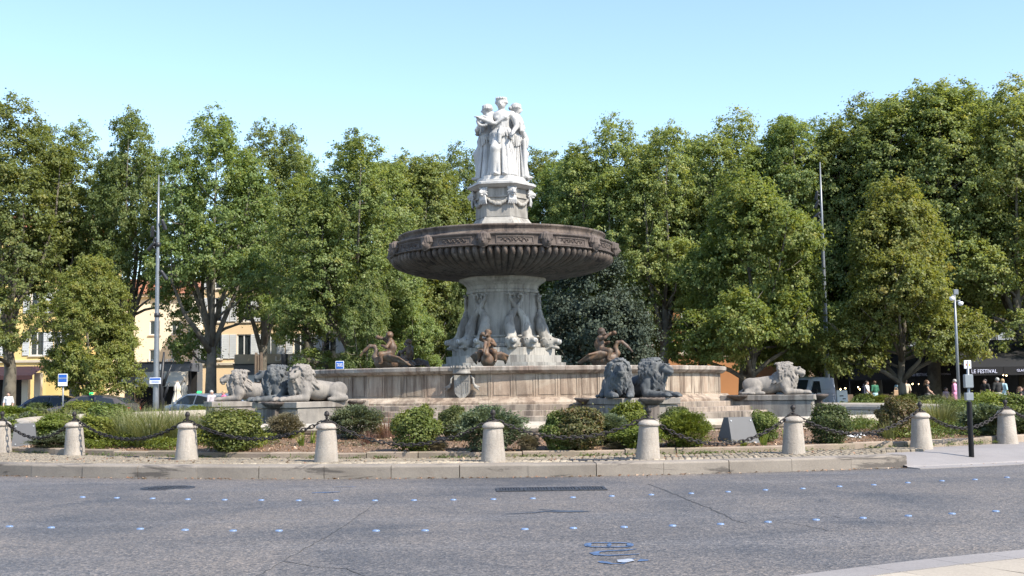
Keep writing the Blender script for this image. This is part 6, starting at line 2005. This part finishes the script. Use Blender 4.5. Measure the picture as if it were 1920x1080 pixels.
mb = MB(); mb.tube([(0, 0, 0), (0, 0, zt * .6), (0, 0, zt)], [.075, .06, .04], 12); mb.build('pole', M['pole_grey'], o)
z1 = Z(1797, 566, d)
for (x, z) in ((-.13, z1 + .12), (.22, z1 - .09)):
    mb = MB(); mb.lathe([(.01, .10), (.09, .09), (.11, .05), (.11, .0), (.07, -.06), (.01, -.08)], 14, (x, -.05, z)); mb.build('dome_camera', M['white'], o)
    mb = MB(); mb.tube([(0, 0, z + .1), (x, -.05, z + .15)], .025, 6); mb.build('bracket', M['pole_grey'], o)
mb = MB(); mb.box((.06, 0, zt - .1), (.18, .12, .22), bev=.02); mb.build('antenna_box', M['pole_grey'], o)
def road_sign(px, pyt, pyb, wpx, d, lab, text=None, bands=None, white_low=False):
    zt, zb = Z(px, pyt, d), Z(px, pyb, d)
    w = wpx * d / FPX
    o = thing('road_sign', lab, 'sign', (X(px, d), d, 0))
    mb = MB(); mb.tube([(0, .06, 0), (0, .06, zt - .1)], .035, 8); mb.build('pole', M['pole_grey'], o)
    pl = MB().box((0, 0, (zt + zb) / 2), (w, .04, zt - zb), bev=.01).build('plate', M['sign_white'], o)
    hb = (zt - zb) * (.62 if white_low else .90)
    MB().box((0, -.022, zt - (zt - zb) * .05 - hb / 2), (w * .9, .006, hb)).build('blue_field', M['sign_blue'], pl)
    if text: lettering(text, .24, pl, (0, -.03, (zt + zb) / 2 - .08), M['letter_white'], width=w * .7)
    if bands: MB().box((0, -.028, zt - (zt - zb) * .36), (w * .9, .006, (zt - zb) * .13)).build('pale_band', M['stud'], pl)
road_sign(637, 677, 692, 15.5, 56, 'square blue taxi rank sign with white border beside the pale trunk', 'TAXIS')
road_sign(118, 701, 724, 17, 53, 'blue and white sign with a pale band behind the parked cars', bands=True, white_low=True)

# ------------------------------------------------------------------ café terrace
cafe = thing('cafe_terrace', 'black café awning with white lettering under the right trees', 'awning', (X(1725, 76), 76.0, 0))
cx = cafe.location.x
def awn(root, px0, px1, d, yv0, yv1, back, rise, mat):
    x0, x1 = X(px0, d) - root.location.x, X(px1, d) - root.location.x
    zt, zb = Z((px0 + px1) / 2, yv0, d), Z((px0 + px1) / 2, yv1, d)
    yo = d - root.location.y
    mb = MB()
    mb.add([(x0, yo, zt), (x1, yo, zt), (x1, yo + back, zt + rise), (x0, yo + back, zt + rise)], [(0, 1, 2, 3)])
    mb.build('canopy', mat, root)
    n = 5
    for k in range(n):
        a, b = x0 + (x1 - x0) * k / n, x0 + (x1 - x0) * (k + 1) / n
        MB().box(((a + b) / 2, yo - .01, (zt + zb) / 2), (b - a - .02, .02, zt - zb)).build('valance', mat, root)
    for x in (x0 + .1, (x0 + x1) / 2, x1 - .1): MB().tube([(x, yo + .1, 0), (x, yo + .1, zt)], .035, 8).build('post', M['dark_paint'], root)
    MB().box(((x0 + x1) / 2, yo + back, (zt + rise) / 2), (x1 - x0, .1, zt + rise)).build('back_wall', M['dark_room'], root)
    return zt, zb
awn(cafe, 1590, 1808, 76, 698, 712, 8, 1.9, M['awning_black'])
def ctext(root, s, px0, px1, d, yb, hpx, mat):
    x0, x1 = X(px0, d), X(px1, d)
    lettering(s, hpx * d / FPX / .7, root, ((x0 + x1) / 2 - root.location.x, d - root.location.y - .04, Z((px0 + px1) / 2, yb, d)), mat, width=x1 - x0)
ctext(cafe, 'GLACIER', 1671, 1685, 76, 706.5, 3.6, M['letter_lilac'])
ctext(cafe, 'LE FESTIVAL', 1710, 1738, 76, 705, 5.5, M['letter_lilac'])
ctext(cafe, 'COCKTAILS', 1763, 1782, 76, 703, 3.6, M['letter_lilac'])
cafe2 = thing('cafe_awning', 'larger black awning with white lettering at the right edge', 'awning', (X(1870, 68), 68.0, 0))
awn(cafe2, 1812, 2160, 68, 686, 702, 8, 1.8, M['awning_black'])
ctext(cafe2, 'LE FESTIVAL', 1821, 1869, 68, 699.5, 7, M['letter_lilac'])
ctext(cafe2, 'GLACIER', 1906, 1930, 68, 696.5, 4.6, M['letter_lilac'])
def bulbs(root, lst, d):
    mb = MB()
    for px, py in lst:
        q = at_depth(px, py, d)
        b = MB(); b.lathe([(.004, .045), (.03, .03), (.042, 0), (.03, -.03), (.004, -.045)], 8)
        o = b.build('bulb', M['lamp'], root, (q.x - root.location.x, q.y - root.location.y, q.z))
bulbs(cafe, [(1576, 730), (1585, 728), (1609, 726), (1612, 730), (1711, 720), (1723, 720), (1764, 717), (1763, 727)], 80)
bulbs(cafe2, [(1826, 702), (1876, 700), (1881, 703), (1887, 704)], 71)
# tables and chairs in the shade
def cafe_chair(px, d, rz, lab):
    o = thing('cafe_chair', lab, 'chair', (X(px, d), d, 0), rz, 'dark café chairs')
    MB().box((0, 0, .45), (.44, .44, .05), bev=.01).build('seat', M['wood'], o)
    b = MB().box((0, .2, .72), (.44, .04, .45), bev=.01).build('backrest', M['wood'], o)
    for sx in (-1, 1):
        for sy in (-1, 1): MB().tube([(sx * .19, sy * .19, 0), (sx * .17, sy * .17, .43)], .018, 6).build('leg', M['iron'], o)
def cafe_table(px, d, lab):
    o = thing('cafe_table', lab, 'table', (X(px, d), d, 0), 0, 'small café tables')
    mb = MB(); mb.lathe([(.01, .76), (.35, .76), (.36, .74), (.35, .72), (.01, .72)], 18); mb.build('tabletop', M['wood'], o)
    mb = MB(); mb.lathe([(.24, 0), (.22, .03), (.03, .06), (.03, .72)], 12); mb.build('pedestal', M['iron'], o)
for px, d, rz, lab in ((1596, 72, .4, 'dark café chair beside the sandwich board'), (1660, 73, 2.5, 'dark café chair behind the tree trunk'), (1745, 72, .2, 'dark café chair behind the striding walker'), (1835, 66, 3.5, 'dark café chair left of the couple by the awning')):
    cafe_chair(px, d, rz, lab)
for px, d, lab in ((1604, 73, 'round café table near the sandwich board'), (1752, 73, 'round café table beside the seated guest'), (1916, 64.5, 'round café table at the right edge before the seated guest')):
    cafe_table(px, d, lab)
d = 66
o = thing('sandwich_board', 'white sandwich board standing right of the grey van', 'sign board', (X(1577, d), d, 0), .2)
zt = Z(1577, 743, d)
for s in (-1, 1):
    q = MB().box((0, 0, .62), (.62, .03, 1.24), bev=.01).build('board', M['white'], o, (0, s * .18, 0)); q.rotation_euler = (s * .14, 0, 0)
    if s < 0:
        for k in range(4): MB().box((random.Random(k).uniform(-.1, .1), -.018, .45 + k * .16), (.18 + .05 * (k % 2), .004, .06)).build('chalk_mark', M['dark_paint'], q)

# ------------------------------------------------------------------ vehicles
M['van_paint'] = plain('blue grey car paint', (.38, .43, .51), .25, .25, .03, spec=.6)
M['car_dark'] = plain('dark car paint', (.07, .08, .11), .2, .3, .05)
M['car_brown'] = plain('brown grey car paint', (.10, .09, .085), .22, .3, .05)
M['car_silver'] = plain('silver blue car paint', (.30, .36, .44), .22, .5, .04)
M['tyre'] = plain('tyre rubber', (.02, .02, .02), .8, 0, .1)
M['rim'] = plain('alloy rim', (.4, .4, .42), .3, .8, .05)
M['headlight'] = plain('headlight lens', (.6, .62, .65), .15, .1, .03)
M['tail_red'] = plain('tail lamp', (.35, .02, .02), .25, 0, .05)
M['taxi_green'] = plain('green taxi lamp', (.02, .45, .12), .4, 0, .03, emit=(.05, 1, .25), estr=.5)
def loft_body(sections, mat, name, root):
    """sections along x: list of (x, [(y, z)...]) half outlines, mirrored"""
    mb = MB()
    rings = []
    for x, half in sections:
        rings.append([(x, y, z) for y, z in half] + [(x, -y, z) for y, z in half[::-1]])
    m = len(rings[0])
    vs = [p for r in rings for p in r]
    fs = []
    for i in range(len(rings) - 1):
        for k in range(m): fs.append((i * m + k, i * m + (k + 1) % m, (i + 1) * m + (k + 1) % m, (i + 1) * m + k))
    fs += [tuple(range(m))[::-1], tuple(range((len(rings) - 1) * m, len(rings) * m))]
    mb.add(vs, fs, False)
    me = mb.mesh(name, mat)
    bm = bmesh.new(); bm.from_mesh(me)
    bmesh.ops.bevel(bm, geom=[e for e in bm.edges if len(e.link_faces) == 2 and e.calc_face_angle(0) > .35], offset=.035, segments=2, affect='EDGES', profile=.6)
    for f in bm.faces: f.smooth = True
    bm.to_mesh(me); bm.free()
    return put(name, me, root)
def wheel(root, x, y, r):
    s = 1 if y > 0 else -1
    mb = MB(); mb.lathe([(r * .62, -.1), (r * .97, -.1), (r, -.07), (r, .07), (r * .97, .1), (r * .62, .1)], 24)
    o = mb.build('wheel', M['tyre'], root, (x, y, r)); o.rotation_euler = (PI / 2, 0, 0)
    mb = MB(); mb.lathe([(.01, .07), (r * .2, .08), (r * .25, .05), (r * .55, .06), (r * .63, .09), (r * .63, -.09), (.01, -.09)], 20)
    for k in range(5): mb.box((r * .38 * math.cos(k * 1.2566), r * .38 * math.sin(k * 1.2566), .065), (r * .5, .05, .03), k * 1.2566)
    q = mb.build('rim', M['rim'], o)
    if s > 0: q.rotation_euler = (PI, 0, 0)
def slab(root, name, pts, th, mat):
    """a pane: polygon with a little thickness, pushed along its normal"""
    P = [Vector(p) for p in pts]
    n = (P[1] - P[0]).cross(P[2] - P[0]).normalized() * th
    m = len(P)
    mb = MB(); mb.add([p + n for p in P] + [p - n for p in P], [tuple(range(m)), tuple(range(2 * m - 1, m - 1, -1))] + [(k, (k + 1) % m, m + (k + 1) % m, m + k) for k in range(m)])
    return mb.build(name, mat, root)
def make_van(loc, rz, lab):
    o = thing('van', lab, 'van', loc, rz)     # nose towards +X
    L, Wd, H = 5.0, .96, 1.97
    def half(zl, zb, zt, wb, wt): return [(wb * .9, zl), (wb, zl + .12), (wb, zb), (wt, zt), (wt * .55, zt + .04)]
    sec = [(-2.5, half(.42, 1.05, 1.86, .93, .82)), (-2.42, half(.28, 1.05, 1.92, .96, .86)), (-1.0, half(.26, 1.06, 1.95, .97, .87)), (.55, half(.26, 1.06, 1.94, .97, .86)),
           (1.05, half(.26, 1.06, 1.86, .97, .80)), (1.75, half(.26, 1.02, 1.12, .96, .78)), (2.3, half(.28, .86, .98, .93, .72)), (2.5, half(.36, .70, .80, .84, .62))]
    loft_body(sec, M['van_paint'], 'body', o)
    slab(o, 'windscreen', [(1.12, .70, 1.80), (1.12, -.70, 1.80), (1.74, -.76, 1.16), (1.74, .76, 1.16)], .025, M['glass'])
    for s in (-1, 1):
        w = slab(o, 'side_window', [(.0, s * .985, 1.10), (.0, s * .90, 1.74), (.82, s * .885, 1.74), (1.38, s * .945, 1.14)], .012, M['glass'])
        dr = MB()
        for x in (-.12, 1.3): dr.box((x, s * .974, .72), (.012, .012, .70))
        dr.box((.58, s * .974, .42), (1.4, .012, .012)); dr.box((-.9, s * .94, 1.30), (1.5, .012, .012))
        dr.build('door_line', M['black_paint'], o)
        MB().box((.08, s * .985, .95), (.16, .03, .035), bev=.005).build('door_handle', M['van_paint'], o)
        mi = MB(); mi.box((1.22, s * 1.10, 1.20), (.12, .2, .26), bev=.03); mi.build('mirror', M['black_paint'], o)
        MB().box((2.36, s * .70, .86), (.22, .28, .14), bev=.03).build('headlight', M['headlight'], o)
        MB().box((-2.49, s * .82, 1.25), (.06, .12, .5), bev=.01).build('tail_lamp', M['tail_red'], o)
        MB().box((0, s * .975, .48), (3.2, .02, .10), bev=.008).build('side_strip', M['black_paint'], o)
        for x in (-1.55, 1.6): wheel(o, x, s * .86, .33)
    MB().box((2.5, 0, .50), (.06, 1.3, .22), bev=.02).build('bumper', M['black_paint'], o)
    return o
pv = at_depth(1508, 765, 66)
make_van((pv.x, 66, 0), R(180 + 56), 'blue grey panel van parked behind the lone lion')
def make_car(loc, rz, lab, paint, taxi=False):
    o = thing('parked_car', lab, 'car', loc, rz, 'cars parked on the left side')
    def half(zl, zb, zt, wb, wt): return [(wb * .88, zl), (wb, zl + .14), (wb, zb), (wt, zt), (wt * .5, zt + .03)]
    sec = [(-2.15, half(.40, .78, .86, .74, .66)), (-2.02, half(.26, .90, 1.02, .84, .74)), (-1.5, half(.2, .93, 1.30, .89, .66)), (-.7, half(.2, .93, 1.45, .90, .64)), (.2, half(.2, .92, 1.46, .90, .63)),
           (.75, half(.2, .91, 1.28, .90, .66)), (1.15, half(.2, .90, .98, .89, .74)), (1.85, half(.22, .78, .86, .84, .66)), (2.15, half(.34, .60, .68, .72, .5))]
    loft_body(sec, paint, 'body', o)
    slab(o, 'windscreen', [(.42, .58, 1.41), (.42, -.58, 1.41), (1.10, -.68, 1.01), (1.10, .68, 1.01)], .02, M['glass'])
    slab(o, 'rear_window', [(-1.98, .66, 1.06), (-1.98, -.66, 1.06), (-1.52, -.58, 1.30), (-1.52, .58, 1.30)], .02, M['glass'])
    for s in (-1, 1):
        slab(o, 'side_window', [(-.45, s * .905, .95), (-.45, s * .695, 1.39), (.22, s * .69, 1.39), (.95, s * .86, .96)], .012, M['glass'])
        slab(o, 'side_window', [(-1.55, s * .885, .97), (-1.35, s * .735, 1.27), (-.55, s * .695, 1.39), (-.55, s * .905, .95)], .012, M['glass'])
        dr = MB()
        for x in (-.5, .9): dr.box((x, s * .905, .60), (.012, .012, .56))
        dr.build('door_line', M['black_paint'], o)
        MB().box((-.35, s * .91, .82), (.15, .03, .03), bev=.005).build('door_handle', M['rim'], o)
        MB().box((.78, s * .98, 1.0), (.12, .16, .13), bev=.02).build('mirror', paint, o)
        MB().box((1.98, s * .62, .70), (.2, .26, .12), bev=.02).build('headlight', M['headlight'], o)
        MB().box((-2.1, s * .66, .80), (.1, .22, .14), bev=.01).build('tail_lamp', M['tail_red'], o)
        for x in (-1.3, 1.3): wheel(o, x, s * .80, .31)
    if taxi:
        MB().box((0, 0, 1.56), (.12, .26, .10), taper=.8, bev=.02).build('taxi_light', M['taxi_green'], o)
    return o
def car_at(px, d, rz, *a, **k):
    make_car((X(px, d), d, 0), rz, *a, **k)
car_at(92, 62, R(172), 'dark car with curved roof, leftmost of the parked cars', M['car_dark'])
car_at(172, 58, R(176), 'brown grey taxi with green roof light among the left cars', M['car_brown'], taxi=True)
car_at(374, 63, R(150), 'silver blue taxi with green roof light beside the pink dressed walker', M['car_silver'], taxi=True)
car_at(418, 67, R(155), 'silver car half hidden behind the pale lion', M['car_silver'])

# ------------------------------------------------------------------ people
SKIN = plain('skin', (.42, .26, .19), .6, 0, .08)
HAIRS = {'dark': plain('dark hair', (.03, .02, .016), .6), 'brown': plain('brown hair', (.10, .055, .03), .6), 'grey': plain('grey hair', (.40, .39, .37), .6), 'blond': plain('fair hair', (.36, .25, .12), .6)}
CLOTH = {}
def cloth(col):
    if col not in CLOTH: CLOTH[col] = plain('cloth', col, .85, 0, .12, 10)
    return CLOTH[col]
def person(px, d, lab, top, low, hair='dark', yaw=0.0, pose='stand', skirt=False, long_hair=False, z0=0.0, h=1.72, bag=None, hat=None, sleeves=.5):
    o = thing('person', lab, 'person', (X(px, d), d, z0), yaw)
    o.scale = (h / 1.72,) * 3
    sk, tp, lw, sh, hr = Clay(), Clay(), Clay(), Clay(), Clay()
    dz = -.42 if pose == 'sit' else 0
    hip = V3(0, 0, .92 + dz)
    stride = {'walk': .24, 'stand': .03, 'sit': 0}[pose]
    # legs
    for s in (-1, 1):
        f = -s * stride
        hp = hip + V3(s * .09, 0, 0)
        if pose == 'sit': kn, an = V3(s * .11, -.42, .52), V3(s * .11, -.44, .09)
        else:
            kn = V3(s * .10, f * .6 - .05, .49); an = V3(s * .10, f * 1.15 + .04, .085 + (.05 if f > .1 else 0))
        sk.chain([hp, kn, an], [.085, .058, .04], .03)
        sk.limb(an, an + V3(0, -.13, -.05), .045, .035, .03)
        lw.chain([hp, kn, an + V3(0, 0, .06)], [.105, .078, .06], .04)
        sh.limb(an + V3(0, .03, -.045), an + V3(0, -.16, -.05), .052, .042, .03)
        # arms
        sw = s * stride * .9
        shd = V3(s * .185, 0, 1.42 + dz)
        el = V3(s * .25, sw * .6 + .02, 1.15 + dz); wr = V3(s * .24, sw * 1.1 - .12, .93 + dz)
        if pose == 'sit': wr = V3(s * .10, -.36, 1.05 + dz)
        if bag == 'reach' and s > 0: el, wr = V3(.38, -.08, 1.2), V3(.55, -.22, 1.1)
        sk.chain([shd, el, wr], [.05, .042, .030], .03)
        dd = (wr - el) / np.linalg.norm(wr - el)
        hand_clay(sk, wr, dd, .105)
        tp.chain([shd, shd + (el - shd) * min(1, sleeves * 2)], [.068, .058], .03)
        if sleeves > .5: tp.limb(el, el + (wr - el) * (sleeves - .5) * 1.8, .056, .046, .03)
    tp_z = 1.42 + dz
    for q, g in ((sk, 0), (tp, .014)):
        q.limb(hip, V3(0, 0, 1.15 + dz), .135 + g, .125 + g, .06)
        q.limb(V3(0, 0, 1.15 + dz), V3(0, 0, 1.36 + dz), .13 + g, .14 + g, .06)
        q.limb(V3(-.14, 0, 1.41 + dz), V3(.14, 0, 1.41 + dz), .065 + g, .065 + g, .06)
    lw.limb(hip + V3(0, 0, .03), hip + V3(0, 0, -.06), .155, .15, .05)
    if skirt: lw.limb(hip, V3(0, 0, .32), .17, .26, .06)
    sk.limb((0, 0, 1.42 + dz), (0, -.015, 1.54 + dz), .055, .05, .03)
    head_clay(sk, (0, -.02, 1.615 + dz), .235, hair=None)
    hr.ball((0, .005, 1.645 + dz), (.098, .115, .105), k=.02)
    hr.ball((0, -.09, 1.58 + dz), (.075, .07, .085), k=.02, op='-')
    if long_hair: hr.chain([(0, .07, 1.62 + dz), (0, .10, 1.48 + dz), (0, .10, 1.34 + dz)], [.09, .085, .04], .03)
    put('body', sk.mesh('body', .021, SKIN), o)
    put('top', tp.mesh('top', .024, cloth(top)), o)
    put('trousers' if not skirt else 'skirt', lw.mesh('trousers', .024, cloth(low)), o)
    put('shoes', sh.mesh('shoes', .024, cloth((.05, .045, .04))), o)
    put('hair', hr.mesh('hair', .018, HAIRS[hair]), o)
    if hat:
        mb = MB(); mb.lathe([(.2, 1.665 + dz), (.2, 1.675 + dz), (.11, 1.685 + dz), (.10, 1.77 + dz), (.01, 1.785 + dz)], 18, (0, -.01, 0)); mb.build('hat', cloth(hat), o)
    return o
def bag(px, d, z, lab, col, rz=0.0, sz=(.30, .14, .36)):
    o = thing('bag', lab, 'bag', (X(px, d), d, z), rz)
    MB().box((0, 0, 0), sz, taper=.85, bev=.03).build('pouch', cloth(col), o)
    mb = MB(); mb.tube([(sz[0] * .3 * math.cos(t), 0, sz[2] / 2 - .02 + .16 * math.sin(t)) for t in [PI * k / 8 for k in range(9)]], .014, 6); mb.build('strap', cloth(col), o)
NAVY, WHITE_C, BEIGE, BLACK_C, PINK = (.02, .025, .05), (.68, .68, .68), (.55, .47, .36), (.02, .02, .02), (.72, .30, .48)
LILAC, JEAN, KHAKI, GREEN_C, TEAL = (.62, .50, .60), (.16, .24, .38), (.42, .35, .26), (.03, .14, .08), (.35, .52, .58)
person(1624, 70, 'person in white shirt with dark backpack walking left at the café', WHITE_C, NAVY, 'dark', R(60), 'walk', sleeves=.3)
bag(1619, 69.8, 1.2, 'dark backpack on the white shirted walker', NAVY, .8, (.3, .16, .44))
person(1639, 71, 'person in green top and pale skirt left of the tree trunk', GREEN_C, TEAL, 'brown', R(200), 'stand', skirt=True)
person(1684, 68, 'person with long brown hair in pale top and jeans carrying a tan bag', TEAL, JEAN, 'brown', R(-50), 'stand', long_hair=True, sleeves=.2)
bag(1679, 67.5, 1.02, 'tan shoulder bag at the hip of the long haired person', (.45, .30, .18))
person(1697, 68, 'broad person in beige shirt seen from behind, right of the tan bag', BEIGE, KHAKI, 'dark', R(170), 'stand', h=1.76)
person(1737, 66, 'person in black sleeveless top and grey patterned trousers striding left with arm out', BLACK_C, (.12, .11, .11), 'brown', R(70), 'walk', long_hair=True, bag='reach', sleeves=.05)
person(1772, 70, 'seated person in mauve top beside the pink dressed person', (.30, .22, .26), BLACK_C, 'dark', R(30), 'sit')
person(1789, 66, 'person in loose pink robe with grey headscarf before the camera pole', PINK, PINK, 'grey', R(-120), 'stand', skirt=True, sleeves=.9, h=1.74)
person(1846, 64, 'person all in black standing left of the couple', BLACK_C, NAVY, 'dark', R(-60), 'stand', sleeves=.4)
person(1869, 62, 'large person in black shirt and cream shorts under the right awning', BLACK_C, (.60, .55, .42), 'grey', R(190), 'stand', h=1.78)
person(1879, 63, 'person in pale turquoise shirt and light jeans beside the black shirted one', TEAL, (.50, .60, .68), 'blond', R(120), 'stand')
person(1911, 63, 'seated person in dark dress with bare arms at the right edge table', BLACK_C, BLACK_C, 'brown', R(80), 'sit', long_hair=True, sleeves=.05)
person(1921, 66, 'seated person in the shade at the right edge', (.10, .09, .1), BLACK_C, 'dark', R(-60), 'sit')
person(397, 60, 'person in grey lilac clothes walking beside the silver taxi', (.42, .38, .40), LILAC, 'grey', R(40), 'walk', sleeves=.6, h=1.62)
person(420, 61, 'fair haired person in bright pink top at the left lion', (.80, .16, .32), KHAKI, 'blond', R(-60), 'walk', h=1.6)
person(17, 66, 'person in white shirt half hidden by shrubs at the far left', WHITE_C, BLACK_C, 'dark', R(10), 'stand', h=1.66)
